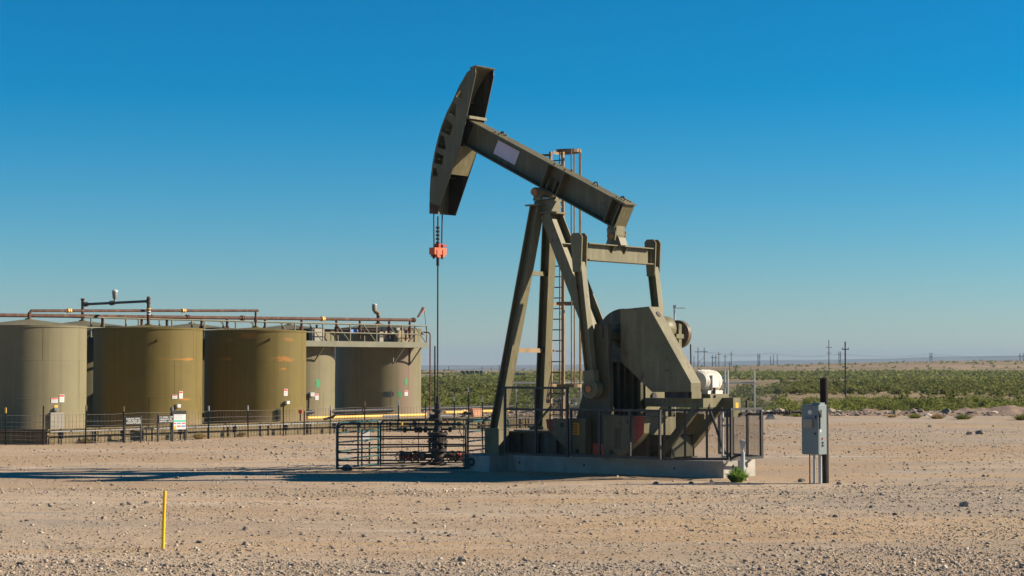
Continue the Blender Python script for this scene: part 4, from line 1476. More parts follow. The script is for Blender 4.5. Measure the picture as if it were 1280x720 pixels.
def blob_patch(c, px, py, w, h, mat, parent, name):
    for (dx, dy, ww, hh) in ((0, 0, 1, 0.55), (-0.12, 0.27, 0.7, 0.42), (0.12, -0.28, 0.75, 0.4)):
        ppm = F_PX / c[1]
    pb = MB()
    p = tank_hit(c, px, py, R_T)
    a0 = math.atan2(p.y - c[1], p.x - c[0])
    n = 18
    rr = R_T + 0.006
    vs = [(rr * math.cos(a0), rr * math.sin(a0), p.z)]
    for k in range(n):
        an = 2 * PI * k / n
        q = 0.5 * (1 + 0.25 * noise.noise(Vector((math.cos(an) * 2, math.sin(an) * 2, px)))) / max(abs(math.cos(an)), abs(math.sin(an))) ** 0.6
        a = a0 + q * w * math.cos(an) / R_T
        vs.append((rr * math.cos(a), rr * math.sin(a), p.z + q * h * math.sin(an)))
    pb.add(vs, [(0, k + 1, (k + 1) % n + 1) for k in range(n)])
    return pb.build(name, mat, parent)


blob_patch(TC['b3'], 397.5, 479.5, 0.30, 0.45, 'green_patch', b3, 'green_paint_patch')
patch(TC['b3'], 389, 493, 0.22, 0.20, R_T, 0.16).build('gauge_box', 'sign_white', b3)
placard(TC['b3'], 396, 496, 0.22, 0.32, R_T, b3)
MB().tube([tank_hit(TC['b3'], 386, 495, R_T + 0.1) - Vector((*TC['b3'], 0)), tank_hit(TC['b3'], 385, 520, R_T + 0.1) - Vector((*TC['b3'], 0))], 0.05, 8).build('gauge_pipe', 'black', b3)
blob_patch(TC['b4'], 485.5, 493, 0.62, 0.27, 'dark_patch', b4, 'dark_paint_patch')
blob_patch(TC['b4'], 499.5, 492.5, 0.22, 0.30, 'green_patch', b4, 'green_paint_patch')
blob_patch(TC['b4'], 507.5, 477, 0.22, 0.36, 'green_patch', b4, 'green_paint_patch')
placard(TC['b4'], 507.5, 491.5, 0.24, 0.28, R_T, b4)

# ------------------------------------------------------------------ catwalk between the rows
RD = Vector((TC['b4'][0] - TC['b1'][0], TC['b4'][1] - TC['b1'][1], 0)).normalized()
RN = Vector((RD.y, -RD.x, 0))
base = Vector((*TC['b4'], 0)) + RN * 2.80
cw_rz = math.atan2(RD.y, RD.x)
DZ, LCW = 3.98, 24.0
cwk = thing('catwalk', 'olive steel catwalk with braced handrails running along the back row of tanks', 'catwalk', (base.x, base.y, 0), cw_rz)
# local x along the row (0 = right end), local y: away from the camera
MB().bx(-LCW, 0.25, -0.40, 0.40, DZ, DZ + 0.04).build('deck', 'catwalk', cwk)
for y in (-0.42, 0.42):
    MB().bx(-LCW, 0.27, y - 0.025, y + 0.025, DZ - 0.12, DZ + 0.17).build('toe_board', 'catwalk', cwk)
    for z in (DZ + 1.06, DZ + 0.60):
        MB().tube([(-LCW, y, z), (0.27, y, z)], 0.028, 7).build('handrail', 'catwalk', cwk)
    k = 0
    x = 0.25
    while x > -LCW:
        MB().bar((x, y, DZ + 0.17), (x, y, DZ + 1.06), 0.055, 0.055, (1, 0, 0)).build('rail_post', 'catwalk', cwk)
        if y < 0 and x > -16:
            MB().bar((x - 0.05, y + 0.03, DZ + 0.18), (x - 1.0, y + 0.03, DZ + 1.02), 0.03, 0.05, (0, 1, 0)).build('diagonal_brace', 'catwalk', cwk)
        x -= 2.1
for z in (DZ + 1.06, DZ + 0.60):
    MB().tube([(0.27, -0.42, z), (0.27, 0.42, z)], 0.028, 7).build('handrail', 'catwalk', cwk)
MB().bx(0.252, 0.275, -0.39, 0.39, DZ - 0.12, DZ + 0.17).build('toe_board', 'catwalk', cwk)
for x in (-0.15, -1.6, -8.0, -9.4, -16, -17.5):
    br = MB()
    br.bar((x, -0.36, DZ - 0.12), (x, 0.40, DZ - 1.0), 0.06, 0.06)
    br.bar((x, 0.40, DZ - 0.02), (x, 0.40, DZ - 1.05), 0.06, 0.06)
    br.bar((x, -0.40, DZ - 0.09), (x, 0.44, DZ - 0.09), 0.06, 0.06)
    br.build('support_bracket', 'catwalk', cwk)
for x in (-12.5, -20.0):
    for y in (-0.34, 0.34):
        MB().bar((x, y, 0), (x, y, DZ), 0.09, 0.09, (1, 0, 0)).build('support_leg', 'catwalk', cwk)
MB().bx(-2.6, -0.9, 0.5, 0.62, DZ + 0.12, DZ + 0.95).build('junction_panel', 'hatch', cwk)
bl = MB().bx(-5.6, -5.0, -0.07, 0.07, DZ + 0.58, DZ + 0.80)
bl.build('blue_tag', 'sign_blue', cwk)
tb_ = thing('equipment_box', 'brown control box standing on the catwalk by the end tank', 'box', base + RD * (-1.35) + RN * (-0.05) + Vector((0, 0, DZ + 0.04)), cw_rz)
MB().bx(-0.42, 0.42, -0.12, 0.14, 0.05, 0.78).build('box_body', 'hatch', tb_, bevel=0.01)
MB().bx(-0.38, 0.38, -0.14, -0.122, 0.10, 0.73).build('box_door', 'rust_tan', tb_)
MB().bx(-0.3, 0.3, -0.06, 0.08, 0.0, 0.05).build('box_foot', 'black', tb_)
MB().cyl((0.0, 0, 0.78), (0.0, 0, 0.90), 0.06, 10).build('box_vent', 'black', tb_)
tb2 = thing('equipment_box', 'grey control box on the catwalk above the green patched tank', 'box', base + RD * (-8.1) + RN * (-0.05) + Vector((0, 0, DZ + 0.04)), cw_rz)
MB().bx(-0.45, 0.45, -0.12, 0.14, 0.05, 0.80).build('box_body', 'hatch', tb2, bevel=0.01)
MB().bx(-0.40, 0.40, -0.14, -0.122, 0.10, 0.75).build('box_door', 'hatch', tb2)
MB().cyl((0.0, 0, 0.80), (0.0, 0, 0.95), 0.06, 10).build('box_vent', 'black', tb2)
hp_ = thing('hose_run', 'rusty pipe run along the catwalk rail near a blue tag', 'pipe', base + RD * (-5.0) + Vector((0, 0, DZ + 0.74)), cw_rz)
MB().cyl((-2.6, 0.1, 0), (2.4, 0.1, 0.02), 0.05, 10).build('pipe', 'rust', hp_)
for x in (-2.5, 2.3):
    MB().cyl((x, 0.1, -0.72), (x, 0.1, 0.02), 0.04, 8).build('pipe_leg', 'rust', hp_)


# ------------------------------------------------------------------ pipework over the tanks
def pipe_line(name, label, pts, r, mat, flanges=(), drops=(), smooth=True):
    o = thing(name, label, 'pipe', pts[0])
    b0 = Vector(pts[0])
    MB().tube([Vector(p) - b0 for p in pts], r, 12).build('pipe', mat, o, smooth=smooth)
    for (p, d, m_) in flanges:
        p = Vector(p) - b0
        d = Vector(d).normalized()
        MB().cyl(p - d * 0.10, p - d * 0.02, r * 1.55, 12).cyl(p + d * 0.02, p + d * 0.09, r * 1.55, 12).build('flange', m_, o)
    for (p, L) in drops:
        p = Vector(p) - b0
        dr = MB().cyl(p, p - Vector((0, 0, L)), r * 0.75, 10).build('drop_leg', mat, o, smooth=True)
        MB().cyl(p - Vector((0, 0, L * 0.40)), p - Vector((0, 0, L * 0.62)), r * 1.25, 10).build('ball_valve', 'rust', dr)
    return o


mA = base + RD * (-27.0) + RN * 0.25
mB_ = base + RD * (-0.6) + RN * 0.25


def main_pt(t):
    p = mA.lerp(mB_, t)
    return Vector((p.x, p.y, 5.05 + 0.30 * t))


dl = [(main_pt(t), 1.0) for t in (0.16, 0.25, 0.31, 0.395, 0.46, 0.56, 0.66, 0.76, 0.83, 0.92, 0.985)]
pipe_line('vapor_pipe', 'long rusty main pipe running level above all the tanks', [main_pt(-0.35), main_pt(1)], 0.082, 'rust',
          [(main_pt(0.27), RD, 'rust'), (main_pt(0.36), RD, 'rust'), (main_pt(0.5), RD, 'rust'), (main_pt(0.72), RD, 'yellow_pipe'), (main_pt(0.997), RD, 'rust')], dl)
# crossover from the first to the third front tank
q1, q3 = Vector((*TC['t1'], PIPE_Z - 0.25)), Vector((*TC['t3'], PIPE_Z))
u1, u3 = Vector((q1.x, q1.y, 5.16)), Vector((q3.x, q3.y, 5.46))
e = (u3 - u1).normalized()
pipe_line('crossover_pipe', 'rusty crossover pipe with yellow flanges joining two tank roofs', [q1, u1 - Vector((0, 0, 0.12)), u1 + e * 0.12, u3 + e * 0.15], 0.062, 'rust',
          [(u1.lerp(u3, 0.16), e, 'yellow_pipe'), (u1.lerp(u3, 0.655), e, 'yellow_pipe')], [(u3, 0.86)])
# vent header between the back tank and the second front tank
v1, v2 = Vector((*TC['b1'], PIPE_Z)), Vector((*TC['t2'], PIPE_Z))
vh = thing('vent_header', 'black vent pipe between two upright posts with a white capped relief valve', 'pipe', v1)
MB().cyl((0, 0, -0.2), (0, 0, 0.95), 0.075, 12).build('upright', 'rust', vh, smooth=True)
MB().lathe([(0.09, 0.93), (0.10, 0.96), (0.10, 1.0), (0, 1.02)], n=12).build('upright_cap', 'rust', vh)
p2 = v2 - v1
MB().cyl(p2 - Vector((0, 0, 0.4)), p2 + Vector((0, 0, 0.92)), 0.075, 12).build('upright', 'rust', vh, smooth=True)
for z in (0.12, 0.24, 0.36, 0.62, 0.78):
    MB().cyl(p2 + Vector((0, 0, z)), p2 + Vector((0, 0, z + 0.05)), 0.10, 12).build('flange', ('sign_white', 'yellow_pipe', 'sign_white', 'rust', 'rust')[int((z - 0.1) / 0.15)], vh)
a_, b_ = Vector((0, 0, 0.73)), p2 + Vector((0, 0, 0.72))
MB().tube([a_, b_], 0.06, 10).build('pipe', 'oily', vh, smooth=True)
dd = (b_ - a_).normalized()
for t in (0.05, 0.46):
    p = a_.lerp(b_, t)
    MB().cyl(p - dd * 0.12, p - dd * 0.03, 0.11, 12).cyl(p + dd * 0.03, p + dd * 0.12, 0.11, 12).build('flange', 'oily', vh)
p = a_.lerp(b_, 0.50)
rv = MB().lathe([(0.05, 0.0), (0.05, 0.16), (0.09, 0.20), (0.12, 0.42), (0.11, 0.50)], p, (0, 0, 1), 14).build('relief_valve', 'hatch', vh, smooth=True)
MB().lathe([(0.13, 0.50), (0.13, 0.56), (0.06, 0.60), (0, 0.60)], p, (0, 0, 1), 14).build('valve_cap', 'sign_white', rv)

rb = Vector((*TC['b4'], 4.90 + 0.34))
rvb = thing('relief_vent', 'crooked relief vent with a pale cap on the roof of the end tank', 'vent', rb)
MB().tube([(0, 0, 0), (0, 0, 0.42)], 0.10, 12).build('riser', 'rust', rvb, smooth=True)
MB().tube([(0, 0, 0.40), (0, 0, 0.52), (-0.12, 0, 0.60), (-0.22, 0, 0.64)], 0.11, 12).build('elbow', 'rust_tan', rvb, smooth=True)
MB().lathe([(0.07, 0.0), (0.13, 0.12), (0.13, 0.34), (0.11, 0.38)], (-0.22, 0, 0.60), (0, 0, 1), 14).build('valve_body', 'hatch', rvb, smooth=True)
MB().lathe([(0.14, 0.0), (0.14, 0.06), (0, 0.10)], (-0.22, 0, 0.98), (0, 0, 1), 14).build('valve_cap', 'sign_white', rvb)

# windsock on the catwalk corner and a bent lamp pole beside it
wk = base + RD * 0.27 + RN * 0.42 + Vector((0, 0, DZ + 1.0))
wsk = thing('windsock', 'little faded windsock on a thin leaning mast at the catwalk corner', 'windsock', wk)
MB().tube([(0, 0, -0.7), (-0.08, 0, 0.3), (-0.17, 0, 1.05)], 0.014, 6).build('mast', 'oily', wsk)
MB().tube([(-0.17, 0, 1.05), (-0.33, 0, 0.78), (-0.52, 0, 0.52)], [0.11, 0.085, 0.05], 10).build('sock', 'peach', wsk, smooth=True)
MB().tube([(-0.33, 0, 0.78), (-0.40, 0, 0.68)], [0.092, 0.078], 10).build('white_band', 'sign_white', wsk, smooth=True)
lp = at(537.5, 520, 106.0)
lmp = thing('lamp_pole', 'thin brown lamp pole with a bent arm right of the end tank', 'lamp pole', (lp.x, lp.y, 0))
MB().tube([(0, 0, 0), (0, 0, 4.55), (-0.08, 0, 4.65), (-0.42, 0, 4.66)], 0.035, 8).build('pole', 'rust', lmp, smooth=True)
MB().lathe([(0.05, 0.0), (0.09, -0.06), (0.06, -0.14), (0, -0.15)], (-0.42, 0, 4.68), (0, 0, 1), 10).build('lamp_head', 'hatch', lmp)
lp2 = at(543.5, 500, 118.0)
tag(MB().cyl((0, 0, 0), (0, 0, 4.1), 0.05, 8, 0.04).build('pole', 'wood', loc=(lp2.x, lp2.y, -0.05)), 'slim dark pole standing left of the polished rod', 'pole')

# ------------------------------------------------------------------ containment wall, pipe rail and wire fence round the tanks
PATH = [(-26.0, 73.0), (-17.0, 73.2), (-7.25, 86.2), (-1.5, 91.5), (4.2, 95.5)]


def along(path, off):
    """The path pushed sideways towards the camera by off metres."""
    out = []
    for i, p in enumerate(path):
        a = Vector((*path[max(i - 1, 0)], 0))
        b = Vector((*path[min(i + 1, len(path) - 1)], 0))
        d = (b - a).normalized()
        out.append(Vector((p[0], p[1], 0)) + Vector((d.y, -d.x, 0)) * off)
    return out


cw_root = thing('containment_wall', 'low tan steel containment wall around the foot of the tanks', 'wall', (*PATH[1], 0))
o0 = Vector((*PATH[1], 0))
cpts = along(PATH, 0)
for a, b in zip(cpts, cpts[1:]):
    n = max(1, round((b - a).length / 2.4))
    for k in range(n):
        p, q = a.lerp(b, k / n) - o0, a.lerp(b, (k + 1) / n) - o0
        d = (q - p).normalized()
        w = MB()
        w.bar(p + d * 0.008 + Vector((0, 0, 0.20)), q - d * 0.008 + Vector((0, 0, 0.20)), 0.05, 0.64)
        w.bar(p + d * 0.008 + Vector((0, 0, 0.54)), q - d * 0.008 + Vector((0, 0, 0.54)), 0.14, 0.04)
        w.build('wall_panel', 'wall', cw_root)
        MB().bar(p + Vector((0, 0, -0.05)) + Vector((d.y, -d.x, 0)) * 0.06, p + Vector((0, 0, 0.51)) + Vector((d.y, -d.x, 0)) * 0.06, 0.05, 0.06, d).build('wall_brace', 'wall', cw_root)

gv = MB()
pf = along(PATH, -9)
tag(gv.add([(p.x, p.y, 0.10) for p in along(PATH, -0.06)] + [(p.x, p.y, 0.10) for p in along(PATH, -30)], [(i, i + 1, 5 + i + 1, 5 + i) for i in range(4)]).build('tank_gravel_bed', 'ground'), kind='structure')

rl = thing('pipe_rail', 'pale horizontal pipe rail on short black legs outside the containment wall', 'pipe', (*PATH[1], 0))
rp = [p - o0 for p in along(PATH, 0.34)]
zr = 0.46
MB().tube([p + Vector((0, 0, zr)) for p in rp[:2]], 0.035, 8).build('pipe', 'oily', rl)
for a, b in zip(rp[1:], rp[2:]):
    MB().tube([a + Vector((0, 0, zr)), b + Vector((0, 0, zr))], 0.030, 8).build('pipe', 'pipe_grey', rl, smooth=True)
    n = round((b - a).length / 1.55)
    for k in range(n):
        p = a.lerp(b, (k + 0.3) / n)
        lg_ = MB().bar(p + Vector((0.06, -0.02, -0.05)), p + Vector((0.06, -0.02, zr - 0.02)), 0.05, 0.05, (1, 0, 0))
        if k % 2 == 0:
            lg_.box(p + Vector((0.06, -0.02, zr - 0.14)), (0.16, 0.12, 0.22))
        lg_.build('support_leg', 'black', rl)

fn = thing('wire_fence', 'sagging wire mesh fence on steel T posts in front of the tanks', 'fence', (*PATH[1], 0))
fpts = [p - o0 for p in along(PATH, 0.72)]
mesh = MB()
FH = 1.08
for a, b in zip(fpts, fpts[1:]):
    L = (b - a).length
    n = int(L / 0.17)
    for k in range(n + 1):
        p = a.lerp(b, k / n)
        mesh.tube([p + Vector((0, 0, 0.02)), p + Vector((0, 0, FH + 0.02 * math.sin(k)))], 0.0058, 3, cap=False)
    for z in (0.06, 0.20, 0.34, 0.50, 0.66, 0.83, FH):
        pts = []
        for k in range(13):
            pts.append(a.lerp(b, k / 12) + Vector((0, 0, z + 0.02 * math.sin(k * 2.1 + z))))
        mesh.tube(pts, 0.006, 3, cap=False)
mesh.build('wire_mesh', 'wire', fn)['kind'] = 'stuff'
posts = [(8, 'yellow_pipe', 1.36, 'tpost'), (54, None, 1.42, 'rust'), (107, 'rust_tan', 1.42, 'tpost'), (155, 'rust_tan', 1.35, 'rust'), (215, 'sign_white', 1.30, 'tpost'), (261, 'sign_white', 1.30, 'tpost'),
         (310, 'sign_white', 1.28, 'tpost'), (354, None, 1.25, 'rust'), (380, None, 1.0, 'rust'), (412, 'sign_white', 1.2, 'tpost'), (455, 'rust_tan', 1.35, 'rust'), (497, 'sign_white', 1.36, 'tpost'), (531, None, 1.3, 'rust'),
         (567, 'sign_white', 1.5, 'tpost'), (585, 'sign_white', 1.9, 'tpost'), (602, 'sign_white', 1.45, 'tpost'), (645, 'sign_white', 1.4, 'tpost'), (700, 'sign_white', 1.4, 'tpost')]


def on_path(px, pts):
    """Where the fence line is seen at column px."""
    s = (px - 640) / F_PX
    for a, b in zip(pts, pts[1:]):
        A, B = a + o0, b + o0
        fa, fb = A.x - s * A.y, B.x - s * B.y
        if fa * fb <= 0:
            return A.lerp(B, fa / (fa - fb)) - o0
    return None


for (px, tip, h, m_) in posts:
    p = on_path(px, fpts)
    if p is None:
        continue
    p = p + Vector((0.03, -0.03, 0))
    lean = Vector((random.uniform(-0.02, 0.02), 0, 0))
    q = MB()
    zt = h - (0.2 if tip else 0)
    q.bar(p + Vector((0, 0, -0.1)), p + lean + Vector((0, 0, zt)), 0.05, 0.012, (0, 1, 0))
    q.bar(p + Vector((0, 0.02, -0.1)), p + lean + Vector((0, 0.02, zt)), 0.012, 0.04, (0, 1, 0))
    po = q.build('t_post', m_, fn)
    if tip:
        MB().bar(p + lean + Vector((0, 0, zt)), p + lean * 1.2 + Vector((0, 0, h)), 0.055, 0.05, (0, 1, 0)).build('painted_tip', tip, po)


# signs on posts by the fence
def board_sign(label, px0, px1, py0, py1, pyb, kind):
    c = gnd((px0 + px1) / 2, pyb)
    D = c.y
    s = D / F_PX
    w, h = (px1 - px0) * s / math.cos(0.75), (py1 - py0) * s
    zc = CAM_H + (HOR - (py0 + py1) / 2) * s
    root = thing('board_sign', label, 'sign', (c.x, c.y, 0), 0.75)
    for dx in (-w / 2, w / 2):
        MB().bar((dx, 0, -0.1), (dx, 0, zc + h / 2 + 0.05), 0.05, 0.05, (0, 1, 0)).build('sign_post', 'black', root)
    MB().bar((-w / 2, 0, zc - h / 2 - 0.45), (w / 2, 0, zc - h / 2 - 0.45), 0.035, 0.035).build('crossbar', 'black', root)
    if kind == 'dark':
        MB().bx(-w / 2 + 0.02, w / 2 - 0.02, -0.045, -0.027, zc - h / 2, zc + h / 2).build('board', 'black', root)
        tx = MB()
        for row in range(3):
            z = zc + h * (0.27 - 0.28 * row)
            x = -w * 0.43
            while x < w * 0.40:
                lw = random.choice((0.055, 0.065, 0.045))
                if random.random() < 0.88:
                    hh = h * 0.095
                    tx.bx(x, x + 0.014, -0.049, -0.046, z - hh, z + hh)
                    if random.random() < 0.8:
                        tx.bx(x + lw - 0.016, x + lw - 0.002, -0.049, -0.046, z - hh, z + hh)
                    zz = random.choice((z - hh, z, z + hh - 0.014))
                    tx.bx(x + 0.014, x + lw - 0.016, -0.049, -0.046, zz, zz + 0.014)
                x += lw + 0.012
        tx.build('white_lettering', 'sign_white', root)['kind'] = 'stuff'
    else:
        MB().bx(-w / 2 + 0.02, w / 2 - 0.02, -0.05, -0.027, zc - h / 2, zc + h / 2).build('board', 'sign_white', root)
        MB().bx(-w / 2, w / 2, -0.06, 0.02, zc + h / 2, zc + h / 2 + 0.13).build('top_panel', 'black', root)
        rows = [(0.06, 0.12, [('sign_green', -0.46, 0.46)]), (-0.10, 0.07, [('sign_red', -0.44, -0.2), ('sign_blue', -0.12, 0.12), ('sign_red', 0.2, 0.42)]),
                (-0.29, 0.09, [('sign_red', -0.12, 0.10), ('sign_blue', 0.16, 0.42)]), (-0.37, 0.22, [('yellow_tag', -0.46, -0.22)])]
        for (zo, hh, segs) in rows:
            for (m_, x0, x1) in segs:
                MB().bx(w * x0, w * x1, -0.055, -0.051, zc + h * zo - h * hh / 2, zc + h * zo + h * hh / 2).build('print_panel', m_, root)
        tl = MB()
        for r_ in range(3):
            z = zc + h * (0.40 - 0.10 * r_)
            tl.bx(-w * 0.4, w * random.uniform(0.1, 0.4), -0.054, -0.051, z - 0.004, z + 0.004)
        tl.build('print_lines', 'sign_grey', root)['kind'] = 'stuff'
    return root


board_sign('black lease sign with white lettering standing alone by the fence', 157, 174.5, 521, 530.5, 553.5, 'dark')
board_sign('black lettered sign in the shade beside the white notice board', 198.5, 214.5, 519, 528.5, 552, 'dark')
board_sign('white safety notice board with coloured panels by the tank fence', 215, 230.5, 517.5, 536.5, 551, 'white')

# pipes and odds and ends inside the wall
yp0, yp1 = at(384, 522.5, 96), at(532, 518.5, 103.5)
pipe_line('yellow_pipe', 'long yellow pipe lying behind the containment wall by the end tanks', [yp0, yp1], 0.075, 'yellow_pipe')
yp2, yp3 = at(556, 515.5, 104), at(640, 513.0, 112)
pipe_line('yellow_pipe', 'yellow pipe behind the peach box, right of the polished rod', [yp2, yp3], 0.07, 'yellow_pipe')
bp0, bp1 = at(250, 519, 95), at(640, 508, 118)
pipe_line('flow_line', 'dark rusty flow line running low behind the wire fence', [bp0, bp1], 0.10, 'black')
bp2, bp3 = at(20, 540, 80), at(110, 531, 86)
for (x0, x1, y, Y) in ((478, 500, 520.5, 99), (551, 565, 520.8, 97), (575, 598, 520.8, 97)):
    pp = [at(x0, y + 0.4, Y), at(x1, y, Y)]
    tag(MB().tube(pp, 0.08, 8).build('white_pipe', 'sign_white', smooth=True), {478: 'short white pipe on the ground under the end tank', 551: 'short white pipe just right of the wellhead stuffing box', 575: 'white pipe below the peach coloured box'}[x0], 'pipe')
ob = at(594, 517.5, 92)
obx = thing('valve_box', 'peach coloured box on a rusty standpipe beyond the pipe gates', 'valve box', ob, 0.55)
MB().add([(x * w, y * 0.22, z) for z, w in ((-0.21, 0.20), (0.21, 0.27)) for x, y in ((-1, -1), (1, -1), (1, 1), (-1, 1))], [(0, 3, 2, 1), (4, 5, 6, 7), (0, 1, 5, 4), (1, 2, 6, 5), (2, 3, 7, 6), (3, 0, 4, 7)]).build('box_body', 'peach', obx, bevel=0.02)
MB().bx(-0.28, 0.28, -0.24, 0.24, 0.212, 0.25).build('box_lid', 'peach', obx)
MB().tube([(-0.25, 0, 0.0), (-0.45, 0, 0.05), (-0.62, 0, 0.03), (-0.66, 0, -0.1), (-0.66, 0, -ob.z)], 0.05, 8).build('standpipe', 'rust', obx, smooth=True)
MB().lathe([(0.07, -0.08), (0.10, 0), (0.07, 0.08)], (-0.52, 0, 0.05), (1, 0, 0), 12).build('valve', 'rust', obx, smooth=True)
MB().cyl((0.0, 0, -ob.z), (0, 0, -0.21), 0.05, 8).build('support_post', 'rust', obx)
rp_ = at(443.5 - 68, 520, 90)
rvp = thing('red_valve_post', 'small red valve on a black post in front of the rust stained tank', 'valve', (rp_.x, rp_.y, 0))
MB().cyl((0, 0, 0), (0, 0, 0.75), 0.035, 8).build('post', 'black', rvp)
MB().box((0, 0, 0.82), (0.16, 0.14, 0.16)).build('valve_body', 'sign_red', rvp, bevel=0.01)
for (x, y, Y, lab) in ((418, 521, 93, 'dark bent pipe elbow at the left end of the yellow pipe'), (580, 521, 93.5, 'dark bent pipe elbow beside the peach box')):
    p = at(x, y, Y)
    tag(MB().tube([p + Vector((-0.5, 0, -0.12)), p + Vector((-0.1, 0, -0.02)), p + Vector((0.1, 0, 0.14)), p + Vector((0.5, 0, 0.16))], 0.06, 8).build('pipe_elbow', 'oily', smooth=True), lab, 'pipe')

# ------------------------------------------------------------------ chain-link pen behind the pump
pen = thing('pipe_pen', 'silvery pipe fence with chain link behind the pump jack', 'fence', at(632, 520, 112).xy.to_3d())
po0 = pen.location.copy()
for (a, b, Y0, Y1) in ((632, 705, 112, 112), (705, 900, 112, 114), (900, 944, 114, 114)):
    P0, P1 = at(a, 478.5, Y0) - po0, at(b, 478.5, Y1) - po0
    MB().cyl(P0, P1, 0.05, 8).build('top_rail', 'galv', pen, smooth=True)
for (x, yt, Y) in ((645, 478, 112), (680.5, 481, 112), (706, 478, 112), (726, 466, 112), (906, 463, 114), (909.5, 463, 113.5), (943, 464, 114)):
    p = at(x, yt, Y) - po0
    MB().cyl((p.x, p.y, -0.1), (p.x, p.y, p.z), 0.045 if x != 909.5 else 0.06, 8).build('post', 'galv', pen, smooth=True)
cl = MB()
pa, pb_ = at(632, 478, 112) - po0, at(944, 478, 114) - po0
Lp = 14.0
for k in range(150):
    for sg in (1, -1):
        x0 = pa.x + k * 0.095
        if sg > 0:
            cl.tube([(x0, 0.06, 0.05), (x0 + 1.0, 0.06, 1.05)], 0.0035, 3, cap=False).tube([(x0 + 1.0, 0.06, 1.05), (x0 + 1.85, 0.06, 1.9)], 0.0035, 3, cap=False)
        else:
            cl.tube([(x0 + 1.85, 0.07, 0.05), (x0, 0.07, 1.9)], 0.0035, 3, cap=False)
cl.build('chain_link', 'galv', pen)['kind'] = 'stuff'
for (x0, x1, y, lab) in ((690, 728, 496, 'grey valve skid inside the chain link pen behind the ladder'),):
    p = at((x0 + x1) / 2, 510, 115)
    vs_ = thing('valve_skid', lab, 'valve skid', (p.x, p.y, 0))
    for k in range(5):
        x = -0.8 + k * 0.42
        MB().cyl((x, 0, 0), (x, 0, 0.9 + 0.2 * (k % 3)), 0.07, 10).build('standpipe', 'hatch', vs_)
        MB().lathe([(0.08, -0.12), (0.14, -0.08), (0.14, 0.08), (0.08, 0.12)], (x, 0, 0.7), (0, 0, 1), 12).build('valve', 'galv', vs_)
    MB().cyl((-1.1, 0, 0.45), (1.2, 0, 0.45), 0.08, 10).build('manifold', 'hatch', vs_)
    MB().cyl((-1.1, 0.2, 0.95), (1.2, 0.2, 0.95), 0.05, 10).build('manifold', 'hatch', vs_)

# pipe manifold at the pad edge, right of the pump
mf = at(985, 517, 108)
mfd = thing('pipe_manifold', 'low rusty pipe with a row of valves at the pad edge behind the cabinet', 'pipe', (mf.x, mf.y, 0))
MB().tube([(-1.55, 0, 0.02), (-1.45, 0, 0.25), (-1.1, 0, 0.36), (-0.4, 0, 0.36), (1.2, 0, 0.38)], 0.06, 10).build('pipe', 'oily', mfd, smooth=True)
for x in (-0.75, -0.48, -0.15, 0.05, 0.75, 1.0):
    vv = MB().lathe([(0.07, -0.10), (0.13, -0.07), (0.10, 0.0), (0.13, 0.07), (0.07, 0.10)], (x, 0, 0.36), (1, 0, 0), 14).build('valve', 'oily', mfd, smooth=True)
    MB().cyl((x, 0, 0.4), (x, 0, 0.60 if x in (-0.48, 0.05) else 0.5), 0.03, 8).build('valve_stem', 'oily', vv)
MB().add([(x, y, z) for z, k in ((0, 0.24), (0.3, 0.12)) for x, y in ((-0.95 - k, -k), (-0.95 + k, -k), (-0.95 + k, k), (-0.95 - k, k))], [(0, 3, 2, 1), (4, 5, 6, 7), (0, 1, 5, 4), (1, 2, 6, 5), (2, 3, 7, 6), (3, 0, 4, 7)]).build('concrete_support', 'concrete', mfd)

# anemometer mast behind the brake drum
am = at(843.5, 500, 68)
amz = CAM_H + (HOR - 384) * 68 / F_PX
ams = thing('anemometer_mast', 'slim white mast with a small side arm behind the brake drum', 'mast', (am.x, am.y, 0))
MB().cyl((0, 0, 0), (0, 0, amz), 0.035, 8).build('mast', 'galv', ams)
MB().box((0, 0, amz + 0.02), (0.09, 0.09, 0.10)).build('mast_head', 'galv', ams)
MB().cyl((0, 0, amz - 0.03), (0.36, 0, amz - 0.03), 0.012, 6).build('side_arm', 'galv', ams)
for x in (0.12, 0.24, 0.35):
    MB().cyl((x, 0, amz - 0.06), (x, 0, amz), 0.012, 6).build('arm_pin', 'galv', ams)

# ------------------------------------------------------------------ power poles
def utility_pole(label, px, ytop, ybase, D, r, arms=(), group=None, rz=0.0):
    top = at(px, ytop, D)
    zb = min(at(px, ybase, D).z, height(top.x, D)) - 0.3
    root = thing('utility_pole', label, 'power pole', (top.x, D, zb), rz, group)
    h = top.z - zb
    MB().tube([(0, 0, 0), (0, 0, h)], [r, r * 0.75], 8).build('pole', 'wood_far', root)
    for (dz, w) in arms:
        MB().bar((-w / 2, -r * 1.2, h - dz), (w / 2, -r * 1.2, h - dz), r * 0.9, r * 1.0).build('crossarm', 'wood_far', root)
        for x in (-w / 2 * 0.9, 0.0, w / 2 * 0.9):
            MB().cyl((x, -r * 1.2, h - dz + r * 0.5), (x, -r * 1.2, h - dz + r * 2.2), r * 0.4, 6).build('insulator', 'hatch', root)
    return root


utility_pole('nearest dark power pole right of the electrical cabinet, short crossarm near its top', 1056.5, 427, 493, 198, 0.09, ((0.75, 0.70),))
utility_pole('tall thin power pole just left of the nearest dark pole', 1036, 425, 465, 700, 0.17, ((2.6, 1.9), (4.6, 1.4)))
GP = 'thin far power poles on the horizon'


